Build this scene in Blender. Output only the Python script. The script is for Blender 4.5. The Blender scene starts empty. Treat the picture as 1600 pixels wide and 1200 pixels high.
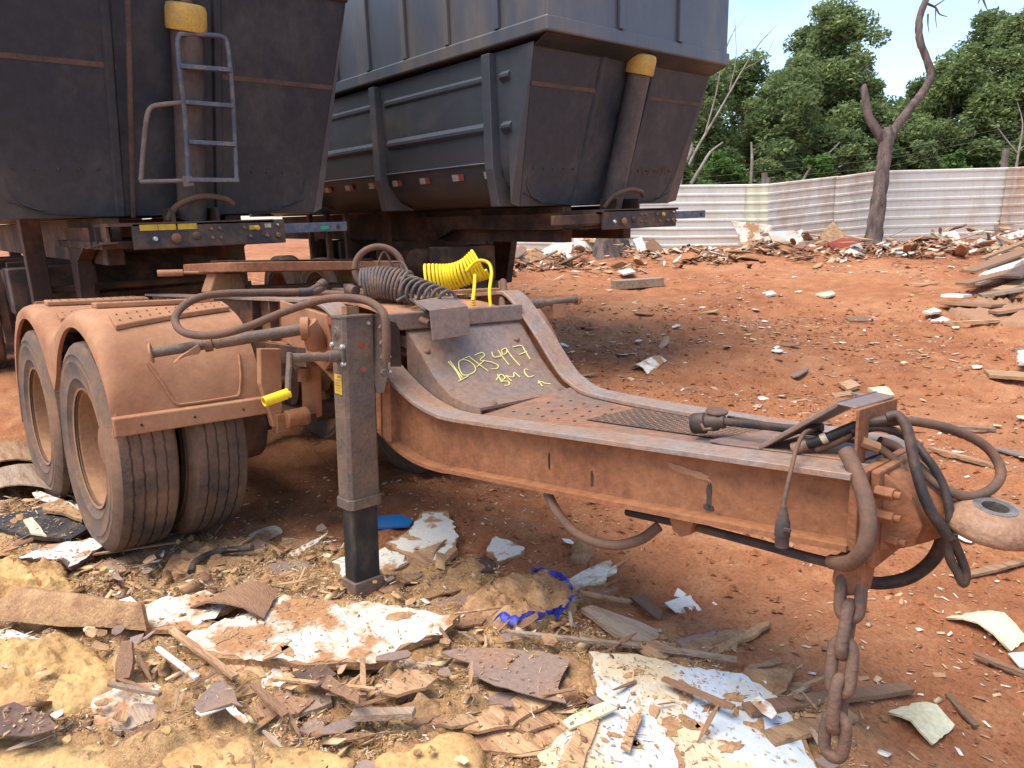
import bpy, bmesh, math, random
import numpy as np
from mathutils import Vector, Matrix

# ------------------------------------------------------------------ camera, sky, sun, exposure
sc = bpy.context.scene
SEED = 7
random.seed(SEED); rng = np.random.RandomState(SEED)
FOC = 1107.0
CAM = np.array([4.015, -1.846, 1.7075])
ROT = np.array([[0.6617, 0.7492, -0.0292], [-0.1563, 0.1759, 0.9719], [-0.7333, 0.6386, -0.2335]])
_u, _s, _v = np.linalg.svd(ROT); ROT = _u @ _v
# tilt of the dolly (nose up, leaning) relative to level ground: world = RD @ dolly
RD = np.array([[0.9982, -0.034, -0.0504], [0.0369, 0.9977, 0.0566], [0.0483, -0.0583, 0.9971]])
_u, _s, _v = np.linalg.svd(RD); RD = _u @ _v

cam = bpy.data.cameras.new('camera'); camo = bpy.data.objects.new('camera', cam)
sc.collection.objects.link(camo); sc.camera = camo
cam.sensor_width = 36.0; cam.lens = 36.0 * FOC / 1600.0; cam.clip_start = 0.05; cam.clip_end = 2000
camo.matrix_world = Matrix(((ROT[0][0], ROT[1][0], -ROT[2][0], CAM[0]), (ROT[0][1], ROT[1][1], -ROT[2][1], CAM[1]),
                            (ROT[0][2], ROT[1][2], -ROT[2][2], CAM[2]), (0, 0, 0, 1)))
SUN_AZ = (-0.30, -0.95); SUN_EL = math.radians(68)
_n = math.hypot(*SUN_AZ)
SUN = Vector((SUN_AZ[0] / _n * math.cos(SUN_EL), SUN_AZ[1] / _n * math.cos(SUN_EL), math.sin(SUN_EL)))
sl = bpy.data.lights.new('sun', 'SUN'); sl.energy = 2.3; sl.angle = math.radians(44); sl.color = (1.0, 0.94, 0.85)
so = bpy.data.objects.new('sun', sl); sc.collection.objects.link(so)
so.rotation_euler = SUN.to_track_quat('Z', 'Y').to_euler()
w = bpy.data.worlds.new('World'); sc.world = w; w.use_nodes = True
nt = w.node_tree; nt.nodes.clear()
sky = nt.nodes.new('ShaderNodeTexSky'); sky.sky_type = 'NISHITA'; sky.sun_disc = False
sky.sun_elevation = SUN_EL; sky.sun_rotation = math.atan2(SUN.x, SUN.y); sky.air_density = 1.0; sky.dust_density = 1.0; sky.ozone_density = 3.0
tc = nt.nodes.new('ShaderNodeTexCoord'); mp = nt.nodes.new('ShaderNodeMapping'); mp.inputs['Scale'].default_value = (1, 1, 3.0)
mp.inputs['Location'].default_value = (0.35, 0.1, 0)
cn = nt.nodes.new('ShaderNodeTexNoise'); cn.inputs['Scale'].default_value = 2.6; cn.inputs['Detail'].default_value = 7; cn.inputs['Roughness'].default_value = 0.62
cr = nt.nodes.new('ShaderNodeValToRGB'); cr.color_ramp.elements[0].position = 0.47; cr.color_ramp.elements[1].position = 0.74
cr.color_ramp.elements[1].color = (0.85, 0.85, 0.85, 1)
mx = nt.nodes.new('ShaderNodeMix'); mx.data_type = 'RGBA'; mx.inputs['B'].default_value = (2.9, 3.05, 3.3, 1)
bg = nt.nodes.new('ShaderNodeBackground'); bg.inputs['Strength'].default_value = 0.15
wo = nt.nodes.new('ShaderNodeOutputWorld')
L = nt.links.new
L(tc.outputs['Generated'], mp.inputs['Vector']); L(mp.outputs['Vector'], cn.inputs['Vector']); L(cn.outputs['Fac'], cr.inputs['Fac'])
L(cr.outputs['Color'], mx.inputs['Factor']); L(sky.outputs['Color'], mx.inputs['A']); L(mx.outputs['Result'], bg.inputs['Color']); L(bg.outputs['Background'], wo.inputs['Surface'])
sc.view_settings.view_transform = 'Standard'; sc.view_settings.look = 'None'; sc.view_settings.gamma = 1.0
sc.view_settings.exposure = 1.25; sc.view_settings.use_curve_mapping = False

# ------------------------------------------------------------------ survey helpers: photo bearings met with real planes
CD = RD.T @ CAM; MD = ROT @ RD
def _ray(m, px, py): return m.T @ np.array([(px - 800) / FOC, (600 - py) / FOC, 1.0])
def _on(c, m, px, py, i, v):
    d = _ray(m, px, py); return Vector(c + (v - c[i]) / d[i] * d)
def dX(px, py, v): return _on(CD, MD, px, py, 0, v)
def dY(px, py, v): return _on(CD, MD, px, py, 1, v)
def dZ(px, py, v): return _on(CD, MD, px, py, 2, v)
def dD(px, py, t): return Vector(CD + t * _ray(MD, px, py))
def dP(px, py, o, n):
    d = Vector(_ray(MD, px, py)); c = Vector(CD); return c + d * ((o - c).dot(n) / d.dot(n))
def wX(px, py, v): return _on(CAM, ROT, px, py, 0, v)
def wY(px, py, v): return _on(CAM, ROT, px, py, 1, v)
def wZ(px, py, v): return _on(CAM, ROT, px, py, 2, v)
def wD(px, py, t): return Vector(CAM + t * _ray(ROT, px, py))

# ------------------------------------------------------------------ noise and terrain
_perm = np.random.RandomState(3).permutation(4096); _val = np.random.RandomState(4).rand(4096) * 2 - 1
def vnoise(x, y):
    x = np.asarray(x, float); y = np.asarray(y, float)
    xi = np.floor(x).astype(int); yi = np.floor(y).astype(int); fx = x - xi; fy = y - yi
    fx = fx * fx * (3 - 2 * fx); fy = fy * fy * (3 - 2 * fy)
    h = lambda a, b: _val[(_perm[(a & 4095)] + b * 131) & 4095]
    return (h(xi, yi) * (1 - fx) + h(xi + 1, yi) * fx) * (1 - fy) + (h(xi, yi + 1) * (1 - fx) + h(xi + 1, yi + 1) * fx) * fy
def fbm(x, y, o=4, g=0.5):
    s = 0; a = 1.0
    for k in range(o):
        s = s + a * vnoise(x * 2 ** k + 17 * k, y * 2 ** k - 9 * k); a *= g
    return s
def sstep(a, b, t):
    t = np.clip((t - a) / (b - a), 0, 1); return t * t * (3 - 2 * t)
def gauss(x, y, cx, cy, r): return np.exp(-((x - cx) ** 2 + (y - cy) ** 2) / (r * r))
FD = np.array([-0.7541, 0.6567])
def base_h(x, y):
    u = (x - CAM[0]) * FD[0] + (y - CAM[1]) * FD[1]
    h = 0.03 + 0.72 * np.clip((u - 5.0) / 13.5, 0, 1.0) ** 1.15
    h = h + 0.05 * gauss(x, y, 1.6, -0.5, 0.7) + 0.06 * gauss(x, y, 3.0, -0.1, 0.9) + 0.06 * gauss(x, y, 1.2, -1.9, 0.9)
    h = h - 0.13 * gauss(x, y, -0.6, 1.3, 1.2) - 0.04 * gauss(x, y, -1.2, -1.3, 0.5)
    # heap of rubble along the fence
    return h
MULCH_PX = [(-260, 760), (60, 745), (200, 815), (420, 830), (600, 840), (740, 880), (860, 915), (960, 985), (1130, 1040), (1260, 1120), (1330, 1230), (1300, 1420), (-500, 1420)]
MULCH = np.array([[wZ(a, b, 0.07).x, wZ(a, b, 0.07).y] for a, b in MULCH_PX])
def poly_sd(x, y, P):
    x = np.asarray(x, float); y = np.asarray(y, float)
    d = np.full(x.shape, 1e9); ins = np.zeros(x.shape, bool); n = len(P)
    for i in range(n):
        a = P[i]; b = P[(i + 1) % n]; e = b - a
        t = np.clip(((x - a[0]) * e[0] + (y - a[1]) * e[1]) / (e @ e), 0, 1)
        d = np.minimum(d, np.hypot(x - a[0] - t * e[0], y - a[1] - t * e[1]))
        c = ((a[1] > y) != (b[1] > y)) & (x < (b[0] - a[0]) * (y - a[1]) / (b[1] - a[1] + 1e-12) + a[0]); ins ^= c
    return np.where(ins, d, -d)
def mulch(x, y):
    return np.clip(sstep(-0.12, 0.15, poly_sd(x, y, MULCH) + 0.16 * fbm(np.asarray(x) * 3.1, np.asarray(y) * 3.1, 4)), 0, 1)
def height(x, y):
    x = np.asarray(x, float); y = np.asarray(y, float)
    u = (x - CAM[0]) * FD[0] + (y - CAM[1]) * FD[1]; v = (x - CAM[0]) * 0.6567 + (y - CAM[1]) * 0.7541
    h = base_h(x, y) + 0.030 * fbm(x * 1.3, y * 1.3, 4) + 0.017 * fbm(x * 6, y * 6, 4, 0.6)
    h = h + 0.02 * np.abs(fbm(x * 3 + 40, y * 3, 3)) * sstep(-.3, .5, fbm(x * .7 + 5, y * .7))
    m = mulch(x, y)
    h = h + m * (0.025 + 0.03 * np.abs(fbm(x * 7 + 11, y * 7, 4, .6)))
    rut = np.exp(-((u - 8.2 - 0.25 * np.sin(v * .8)) / .35) ** 2) + np.exp(-((u - 9.9 - 0.25 * np.sin(v * .7 + 1)) / .4) ** 2)
    rut = rut + .7 * np.exp(-((u - 12.2 - .3 * np.sin(v * .6 + 2)) / .45) ** 2) + .8 * np.exp(-((u - 6.3 - .2 * np.sin(v * 1.1)) / .3) ** 2) * sstep(1, 2, v)
    h = h - 0.085 * rut * (.7 + .5 * fbm(x * 1.5, y * 1.5 + 7, 3)) * sstep(-2, 1, v)
    heap = np.exp(-((u - 16.6) / 1.1) ** 2) * sstep(-2, 3, v)
    h = h + heap * (0.10 + 0.10 * np.clip(fbm(x * 1.1 + 3, y * 1.1, 3), -1, 1))
    hr = np.exp(-((u - 9.6) / 1.6) ** 2) * sstep(5.6, 7.4, v); h = h + .22 * hr
    return h
_gx = np.arange(-13, 9, .035); _gy = np.arange(-6, 25, .035); _gz = height(*np.meshgrid(_gx, _gy, indexing='ij'))
def H(x, y):
    a = (x + 13) / .035; b = (y + 6) / .035; i = int(a); j = int(b)
    if not (0 <= a < len(_gx) - 1 and 0 <= b < len(_gy) - 1): return float(height(np.array([x]), np.array([y]))[0])
    a -= i; b -= j; return float((_gz[i, j] * (1 - a) + _gz[i + 1, j] * a) * (1 - b) + (_gz[i, j + 1] * (1 - a) + _gz[i + 1, j + 1] * a) * b)
def G(px, py, dz=0.0):
    z = 0.07
    for _ in range(6):
        p = wZ(px, py, z + dz); z = 0.5 * z + 0.5 * H(p.x, p.y)
    p = wZ(px, py, z + dz); return p

# ------------------------------------------------------------------ materials
def _nodes(name):
    m = bpy.data.materials.new(name); m.use_nodes = True; t = m.node_tree
    b = t.nodes['Principled BSDF']; return m, t, b
def col(c): return (c[0], c[1], c[2], 1)
MATS = {}
def dirty(name, base, dust, amt=0.5, scale=4.0, rough=0.75, metal=0.0, up=0.0, bump=0.3, bscale=60.0, fine=0.25, stretch=(1, 1, 1), spec=0.3, rand=0.0, detail=8, zlow=None, stain=0.0, sharp=1.0):
    """paint/steel/wood colour broken up by noise-shaped dirt of a second colour; up = dust settled on faces that look up"""
    m, t, b = _nodes(name); N = t.nodes.new; K = t.links.new
    tc = N('ShaderNodeTexCoord'); mp = N('ShaderNodeMapping'); mp.inputs['Scale'].default_value = stretch
    K(tc.outputs['Object'], mp.inputs['Vector'])
    src = mp.outputs['Vector']
    oi = N('ShaderNodeObjectInfo')
    if rand:
        ad = N('ShaderNodeVectorMath'); ad.operation = 'ADD'; sc_ = N('ShaderNodeVectorMath'); sc_.operation = 'SCALE'; sc_.inputs['Scale'].default_value = 37.0
        cb = N('ShaderNodeCombineXYZ'); K(oi.outputs['Random'], cb.inputs['X']); K(oi.outputs['Random'], cb.inputs['Y']); K(cb.outputs['Vector'], sc_.inputs[0])
        K(src, ad.inputs[0]); K(sc_.outputs['Vector'], ad.inputs[1]); src = ad.outputs['Vector']
    n1 = N('ShaderNodeTexNoise'); n1.inputs['Scale'].default_value = scale; n1.inputs['Detail'].default_value = detail; n1.inputs['Roughness'].default_value = 0.62
    K(src, n1.inputs['Vector'])
    r = N('ShaderNodeMapRange'); _lo, _hi = 0.68 - amt * 0.6, 0.92 - amt * 0.55; _c = (_lo + _hi) / 2; _h = (_hi - _lo) / 2 / sharp; r.inputs['From Min'].default_value = _c - _h; r.inputs['From Max'].default_value = _c + _h
    K(n1.outputs['Fac'], r.inputs['Value']); f = r.outputs['Result']
    if zlow:
        sz = N('ShaderNodeSeparateXYZ'); K(tc.outputs['Object'], sz.inputs['Vector']); zr = N('ShaderNodeMapRange'); zr.inputs['From Min'].default_value = zlow[0]; zr.inputs['From Max'].default_value = zlow[1]; zr.inputs['To Min'].default_value = .62; zr.inputs['To Max'].default_value = 0
        K(sz.outputs['Z'], zr.inputs['Value']); za = N('ShaderNodeMath'); za.operation = 'MULTIPLY_ADD'; nm = N('ShaderNodeMath'); nm.operation = 'ADD'; nm.inputs[1].default_value = .5; K(n1.outputs['Fac'], nm.inputs[0]); K(zr.outputs['Result'], za.inputs[0]); K(nm.outputs[0], za.inputs[1]); K(f, za.inputs[2]); za.use_clamp = True; f = za.outputs[0]
    if up:
        g = N('ShaderNodeNewGeometry'); sx = N('ShaderNodeSeparateXYZ'); K(g.outputs['Normal'], sx.inputs['Vector'])
        u = N('ShaderNodeMapRange'); u.inputs['From Min'].default_value = 0.25; u.inputs['From Max'].default_value = 0.85; u.inputs['To Max'].default_value = up
        K(sx.outputs['Z'], u.inputs['Value']); mm = N('ShaderNodeMath'); mm.operation = 'MAXIMUM'; 
        mu = N('ShaderNodeMath'); mu.operation = 'MULTIPLY'; r2 = N('ShaderNodeMapRange'); r2.inputs['From Min'].default_value = .3; r2.inputs['From Max'].default_value = .55
        K(n1.outputs['Fac'], r2.inputs['Value']); K(r2.outputs['Result'], mu.inputs[0]); K(u.outputs['Result'], mu.inputs[1])
        K(f, mm.inputs[0]); K(mu.outputs[0], mm.inputs[1]); f = mm.outputs[0]
    x = N('ShaderNodeMix'); x.data_type = 'RGBA'; x.inputs['A'].default_value = col(base); x.inputs['B'].default_value = col(dust); K(f, x.inputs['Factor'])
    n2 = N('ShaderNodeTexNoise'); n2.inputs['Scale'].default_value = scale * 9; n2.inputs['Detail'].default_value = 5; n2.inputs['Roughness'].default_value = .7; K(src, n2.inputs['Vector'])
    v = N('ShaderNodeMapRange'); v.inputs['From Min'].default_value = .25; v.inputs['From Max'].default_value = .75; v.inputs['To Min'].default_value = 1 - fine; v.inputs['To Max'].default_value = 1 + fine
    K(n2.outputs['Fac'], v.inputs['Value'])
    xo = x.outputs['Result']
    if stain:
        n4 = N('ShaderNodeTexNoise'); n4.inputs['Scale'].default_value = scale * 1.7; n4.inputs['Detail'].default_value = 10; n4.inputs['Roughness'].default_value = .72; n4.inputs['Distortion'].default_value = .6; K(src, n4.inputs['Vector'])
        r4 = N('ShaderNodeMapRange'); r4.inputs['From Min'].default_value = .56; r4.inputs['From Max'].default_value = .70; r4.inputs['To Max'].default_value = stain; K(n4.outputs['Fac'], r4.inputs['Value'])
        x4 = N('ShaderNodeMix'); x4.data_type = 'RGBA'; K(xo, x4.inputs['A']); x4.inputs['B'].default_value = (base[0] * .22 + .01, base[1] * .25 + .01, base[2] * .3 + .01, 1); K(r4.outputs['Result'], x4.inputs['Factor']); xo = x4.outputs['Result']
    hs = N('ShaderNodeHueSaturation'); K(xo, hs.inputs['Color'])
    if rand:
        rv = N('ShaderNodeMapRange'); rv.inputs['To Min'].default_value = 1 - rand; rv.inputs['To Max'].default_value = 1 + rand * .7; K(oi.outputs['Random'], rv.inputs['Value'])
        mv = N('ShaderNodeMath'); mv.operation = 'MULTIPLY'; K(v.outputs['Result'], mv.inputs[0]); K(rv.outputs['Result'], mv.inputs[1]); K(mv.outputs[0], hs.inputs['Value'])
    else: K(v.outputs['Result'], hs.inputs['Value'])
    K(hs.outputs['Color'], b.inputs['Base Color'])
    b.inputs['Roughness'].default_value = rough; b.inputs['Metallic'].default_value = metal; b.inputs['Specular IOR Level'].default_value = spec
    if bump:
        n3 = N('ShaderNodeTexNoise'); n3.inputs['Scale'].default_value = bscale; n3.inputs['Detail'].default_value = 6; K(src, n3.inputs['Vector'])
        bp = N('ShaderNodeBump'); bp.inputs['Strength'].default_value = bump; bp.inputs['Distance'].default_value = 0.01; K(n3.outputs['Fac'], bp.inputs['Height']); K(bp.outputs['Normal'], b.inputs['Normal'])
    MATS[name] = m; return m
DUST = (0.34, 0.165, 0.085)
dirty('beam_steel', (0.225, 0.083, 0.034), (0.30, 0.128, 0.056), .5, 3, .7, up=.8, bump=.35, spec=.35, stain=.5, fine=.35)
dirty('deck_steel', (0.32, 0.15, 0.08), (0.15, 0.125, 0.115), .42, 3.2, .5, metal=.15, bump=.25, spec=.5, stain=.6, fine=.35)
dirty('flange_steel', (0.27, 0.21, 0.175), (0.32, 0.165, 0.09), .45, 5, .55, metal=.1, bump=.25, spec=.5, stain=.45, fine=.3)
dirty('plate_steel', (0.215, 0.15, 0.122), (0.27, 0.15, 0.09), .45, 4, .5, metal=.2, bump=.2, spec=.5, stain=.35, fine=.3)
dirty('fender_plastic', (0.32, 0.138, 0.068), (0.43, 0.22, 0.115), .5, 2.5, .8, up=.7, bump=.15, spec=.2, fine=.14, stain=.18)
dirty('jack_steel', (0.125, 0.090, 0.068), (0.21, 0.125, 0.08), .45, 6, .65, bump=.3, bscale=90, fine=.25, stain=.4)
dirty('jack_black', (0.022, 0.020, 0.020), (0.12, 0.085, 0.06), .28, 7, .5, bump=.15, stretch=(1, 1, .4))
dirty('dark_steel', (0.05, 0.04, 0.036), (0.17, 0.09, 0.055), .4, 5, .65, up=.7, bump=.2)
dirty('chassis', (0.055, 0.032, 0.024), (0.20, 0.098, 0.055), .40, 2.2, .8, up=.9, bump=.2)
dirty('tipper_paint', (0.021, 0.029, 0.039), (0.074, 0.070, 0.066), .32, 1.7, .5, bump=.08, stretch=(1, 1, .8), fine=.28, spec=.4, zlow=(1.75, 2.6), detail=11)
dirty('tipper_box', (0.075, 0.082, 0.098), (0.16, 0.13, 0.105), .38, 1.6, .42, bump=.04, stretch=(1, 1, .3), fine=.12, spec=.5)
dirty('tipper_side', (0.052, 0.057, 0.067), (0.15, 0.115, 0.09), .25, 1.4, .45, bump=.05, stretch=(.5, 1, 1), fine=.15, spec=.5, zlow=(1.75, 2.4))
dirty('rub_band', (0.12, 0.075, 0.055), (0.07, 0.05, 0.042), .45, 6, .8)
dirty('tread_rubber', (0.055, 0.045, 0.039), (0.21, 0.12, 0.073), .55, 3.4, .85, bump=.4, bscale=50, fine=.25)
dirty('side_rubber', (0.085, 0.065, 0.052), (0.24, 0.13, 0.075), .55, 3.0, .9, bump=.2, fine=.2)
dirty('rim_paint', (0.30, 0.155, 0.075), (0.20, 0.085, 0.04), .42, 4, .8, bump=.2, fine=.2)
dirty('hose_dusty', (0.155, 0.078, 0.047), (0.10, 0.065, 0.045), .45, 9, .75, bump=.15)
dirty('hose_black', (0.022, 0.019, 0.018), (0.13, 0.072, 0.045), .36, 8, .55, bump=.1, up=.6)
dirty('coil_grey', (0.085, 0.072, 0.068), (0.20, 0.12, 0.075), .45, 12, .7, up=.4)
dirty('yellow_plastic', (0.78, 0.56, 0.012), (0.62, 0.38, 0.04), .25, 9, .5, bump=0, fine=.1)
dirty('yellow_cap', (0.55, 0.36, 0.07), (0.40, 0.24, 0.10), .4, 7, .7, bump=.1)
dirty('yellow_sticker', (0.60, 0.38, 0.03), (0.36, 0.19, 0.06), .33, 16, .7, bump=0)
dirty('bolt_steel', (0.16, 0.10, 0.07), (0.28, 0.14, 0.08), .5, 20, .6, metal=.3)
dirty('bright_bolt', (0.55, 0.53, 0.50), (0.3, 0.2, 0.14), .3, 30, .35, metal=.7)
dirty('grease', (0.17, 0.135, 0.11), (0.32, 0.25, 0.19), .4, 12, .25, metal=.4)
dirty('chain_steel', (0.17, 0.092, 0.058), (0.09, 0.06, 0.045), .45, 10, .7, bump=.4, bscale=80)
dirty('ladder_steel', (0.085, 0.10, 0.13), (0.22, 0.18, 0.15), .38, 12, .6)
dirty('red_paint', (0.36, 0.05, 0.03), (0.26, 0.12, 0.075), .42, 20, .5, bump=0)
dirty('white_paint', (0.48, 0.40, 0.30), (0.3, 0.19, 0.12), .45, 20, .5, bump=0)
dirty('green_paint', (0.02, 0.35, 0.15), (0.2, 0.15, 0.1), .2, 20, .5, bump=0)
dirty('chalk', (0.80, 0.72, 0.25), (0.6, 0.5, 0.2), .3, 60, .95, bump=0)
dirty('dust_smear', (0.42, 0.235, 0.13), (0.34, 0.16, 0.08), .4, 12, .85, bump=.1)
dirty('rail_dusty', (0.22, 0.165, 0.125), (0.15, 0.11, 0.085), .45, 9, .7, bump=.15)
dirty('ram_steel', (0.065, 0.056, 0.052), (0.14, 0.10, 0.078), .42, 4, .6, bump=.15, stretch=(1, 1, .5))
dirty('eye_steel', (0.27, 0.14, 0.078), (0.36, 0.21, 0.125), .5, 9, .6, bump=.45, bscale=70, stain=.55, fine=.3)
dirty('chalk_pale', (0.24, 0.15, 0.10), (0.16, 0.10, 0.07), .5, 60, .95, bump=0)
dirty('laminate', (0.66, 0.61, 0.52), (0.42, 0.23, 0.12), .40, 7, .5, bump=.4, bscale=40, rand=.08, fine=.14, sharp=5, detail=12, stain=.25)
dirty('laminate_soiled', (0.70, 0.62, 0.48), (0.40, 0.20, 0.09), .50, 3.0, .7, bump=.7, bscale=40, rand=.08, fine=.28, sharp=3.5, detail=13)
dirty('laminate_blue', (0.50, 0.54, 0.57), (0.56, 0.44, 0.28), .56, 1.7, .5, bump=.3, bscale=40, fine=.14, stain=.4, sharp=3, detail=12)
dirty('cream_board', (0.66, 0.58, 0.36), (0.5, 0.36, 0.18), .35, 6, .6, bump=.1, rand=.06)
dirty('fibre', (0.42, 0.245, 0.115), (0.27, 0.14, 0.07), .5, 12, .95, bump=1.0, bscale=45, rand=.2, fine=.4)
dirty('foam', (0.54, 0.345, 0.145), (0.42, 0.24, 0.10), .5, 6, .95, bump=1.0, bscale=40, fine=.3, spec=.1)
dirty('wood_tan', (0.48, 0.29, 0.15), (0.25, 0.125, 0.065), .45, 5, .85, bump=.6, bscale=30, stretch=(.5, 5, 5), rand=.3, fine=.3)
dirty('wood_grey', (0.36, 0.26, 0.18), (0.22, 0.13, 0.08), .45, 5, .85, bump=.6, bscale=30, stretch=(.5, 5, 5), rand=.3, fine=.3)
dirty('wood_brown', (0.26, 0.14, 0.08), (0.30, 0.16, 0.085), .45, 5, .85, bump=.6, bscale=30, stretch=(.5, 5, 5), rand=.3, fine=.3)
dirty('sheet_brown', (0.24, 0.165, 0.13), (0.30, 0.165, 0.10), .4, 5, .7, bump=.3, rand=.15)
dirty('sheet_dark', (0.10, 0.058, 0.045), (0.22, 0.12, 0.07), .35, 5, .6, bump=.3, rand=.15)
dirty('mat_black', (0.030, 0.027, 0.027), (0.16, 0.10, 0.065), .35, 6, .6, bump=.3)
dirty('blue_plastic', (0.02, 0.16, 0.42), (0.12, 0.14, 0.22), .3, 9, .45, bump=.1)
dirty('blue_film', (0.03, 0.045, 0.32), (0.14, 0.10, 0.16), .3, 14, .45, bump=.3)
dirty('sheet_white', (0.66, 0.625, 0.53), (0.50, 0.40, 0.27), .24, 1.2, .45, bump=.05, stretch=(1, 1, .5), fine=.08)
dirty('sheet_cream', (0.70, 0.66, 0.46), (0.46, 0.40, 0.26), .35, 1.2, .45, bump=.05, fine=.08)
dirty('sheet_rust', (0.62, 0.57, 0.48), (0.46, 0.25, 0.10), .38, 1.1, .55, bump=.05, stretch=(1, 1, .4), fine=.15)
dirty('bark', (0.165, 0.115, 0.092), (0.06, 0.042, 0.036), .5, 3, .95, bump=1.0, bscale=9, stretch=(3, 3, .6), fine=.4)
dirty('bark_pale', (0.30, 0.25, 0.20), (0.16, 0.12, 0.09), .5, 4, .95, bump=.7, bscale=20, fine=.3)
dirty('post_wood', (0.24, 0.19, 0.15), (0.15, 0.11, 0.08), .5, 5, .95, bump=.5)

def leafmat(name, c1, c2, c3):
    m, t, b = _nodes(name); N = t.nodes.new; K = t.links.new
    a = N('ShaderNodeAttribute'); a.attribute_name = 'tint'
    r = N('ShaderNodeValToRGB'); e = r.color_ramp.elements; e[0].color = col(c1); e[1].color = col(c3); k = e.new(.55); k.color = col(c2)
    K(a.outputs['Fac'], r.inputs['Fac']); K(r.outputs['Color'], b.inputs['Base Color'])
    b.inputs['Roughness'].default_value = .55; b.inputs['Specular IOR Level'].default_value = .3
    tr = N('ShaderNodeBsdfTranslucent'); K(r.outputs['Color'], tr.inputs['Color']); ms = N('ShaderNodeMixShader'); ms.inputs['Fac'].default_value = .42
    K(b.outputs['BSDF'], ms.inputs[1]); K(tr.outputs['BSDF'], ms.inputs[2]); K(ms.outputs['Shader'], t.nodes['Material Output'].inputs['Surface'])
    MATS[name] = m
leafmat('leaf_mid', (.10, .135, .05), (.19, .245, .085), (.33, .39, .14))
leafmat('leaf_dark', (.08, .115, .045), (.15, .20, .07), (.27, .32, .11))
leafmat('leaf_light', (.055, .11, .022), (.10, .19, .035), (.17, .28, .06))
def chipmat(name, cols, rough=.85):
    m, t, b = _nodes(name); N = t.nodes.new; K = t.links.new
    a = N('ShaderNodeAttribute'); a.attribute_name = 'tint'; r = N('ShaderNodeValToRGB'); r.color_ramp.interpolation = 'CONSTANT'
    e = r.color_ramp.elements
    while len(e) < len(cols): e.new(.5)
    pos = 0
    for k, (c, wgt) in enumerate(cols): e[k].position = pos; e[k].color = col(c); pos += wgt
    tc = N('ShaderNodeTexCoord'); n = N('ShaderNodeTexNoise'); n.inputs['Scale'].default_value = 60; K(tc.outputs['Object'], n.inputs['Vector'])
    v = N('ShaderNodeMapRange'); v.inputs['To Min'].default_value = .6; v.inputs['To Max'].default_value = 1.4; K(n.outputs['Fac'], v.inputs['Value'])
    K(a.outputs['Fac'], r.inputs['Fac']); h = N('ShaderNodeHueSaturation'); K(r.outputs['Color'], h.inputs['Color']); K(v.outputs['Result'], h.inputs['Value'])
    K(h.outputs['Color'], b.inputs['Base Color']); b.inputs['Roughness'].default_value = rough; b.inputs['Specular IOR Level'].default_value = .2
    MATS[name] = m
chipmat('chips_mulch', [((.50, .30, .14), .22), ((.40, .215, .10), .2), ((.31, .165, .085), .18), ((.58, .40, .21), .18), ((.21, .11, .062), .08), ((.68, .62, .50), .07), ((.42, .30, .19), .07)])
chipmat('chips_soil', [((.34, .155, .085), .25), ((.44, .24, .125), .25), ((.24, .115, .065), .15), ((.70, .62, .50), .17), ((.52, .35, .20), .18)])
def soilmat():
    m, t, b = _nodes('soil'); N = t.nodes.new; K = t.links.new
    tc = N('ShaderNodeTexCoord'); a = N('ShaderNodeAttribute'); a.attribute_name = 'mulch'
    def ns(s, d=8, r=.6):
        n = N('ShaderNodeTexNoise'); n.inputs['Scale'].default_value = s; n.inputs['Detail'].default_value = d; n.inputs['Roughness'].default_value = r; K(tc.outputs['Object'], n.inputs['Vector']); return n.outputs['Fac']
    def ramp(f, cs):
        r = N('ShaderNodeValToRGB'); e = r.color_ramp.elements
        while len(e) < len(cs): e.new(.5)
        for k, (p, c) in enumerate(cs): e[k].position = p; e[k].color = col(c)
        K(f, r.inputs['Fac']); return r.outputs['Color']
    def mix(f, c1, c2, mode='MIX'):
        x = N('ShaderNodeMix'); x.data_type = 'RGBA'; x.blend_type = mode; K(c1, x.inputs['A']); K(c2, x.inputs['B'])
        if isinstance(f, float): x.inputs['Factor'].default_value = f
        else: K(f, x.inputs['Factor'])
        return x.outputs['Result']
    big = ramp(ns(.55), [(.32, (.24, .083, .036)), (.5, (.375, .148, .064)), (.66, (.48, .24, .122))])
    mid = ramp(ns(5, 9, .65), [(.32, (.22, .080, .038)), (.52, (.37, .152, .070)), (.7, (.49, .26, .135))])
    soil = mix(.5, big, mid)
    fine = ramp(ns(60, 6, .75), [(.3, (.55, .5, .48)), (.5, (1, 1, 1)), (.72, (1.3, 1.28, 1.22))])
    soil = mix(1.0, soil, fine, 'MULTIPLY')
    fib = ramp(ns(9, 9, .7), [(.3, (.30, .155, .075)), (.48, (.43, .25, .115)), (.62, (.54, .34, .16)), (.75, (.60, .42, .22))])
    fib = mix(1.0, fib, ramp(ns(110, 5, .8), [(.3, (.45, .42, .4)), (.5, (1, 1, 1)), (.7, (1.4, 1.35, 1.25))]), 'MULTIPLY')
    c = mix(a.outputs['Fac'], soil, fib)
    K(c, b.inputs['Base Color']); b.inputs['Roughness'].default_value = .95; b.inputs['Specular IOR Level'].default_value = .12
    n = ns(38, 9, .72); bp = N('ShaderNodeBump'); bp.inputs['Strength'].default_value = .75; bp.inputs['Distance'].default_value = .025; K(n, bp.inputs['Height']); K(bp.outputs['Normal'], b.inputs['Normal'])
    MATS['soil'] = m
soilmat()

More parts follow.
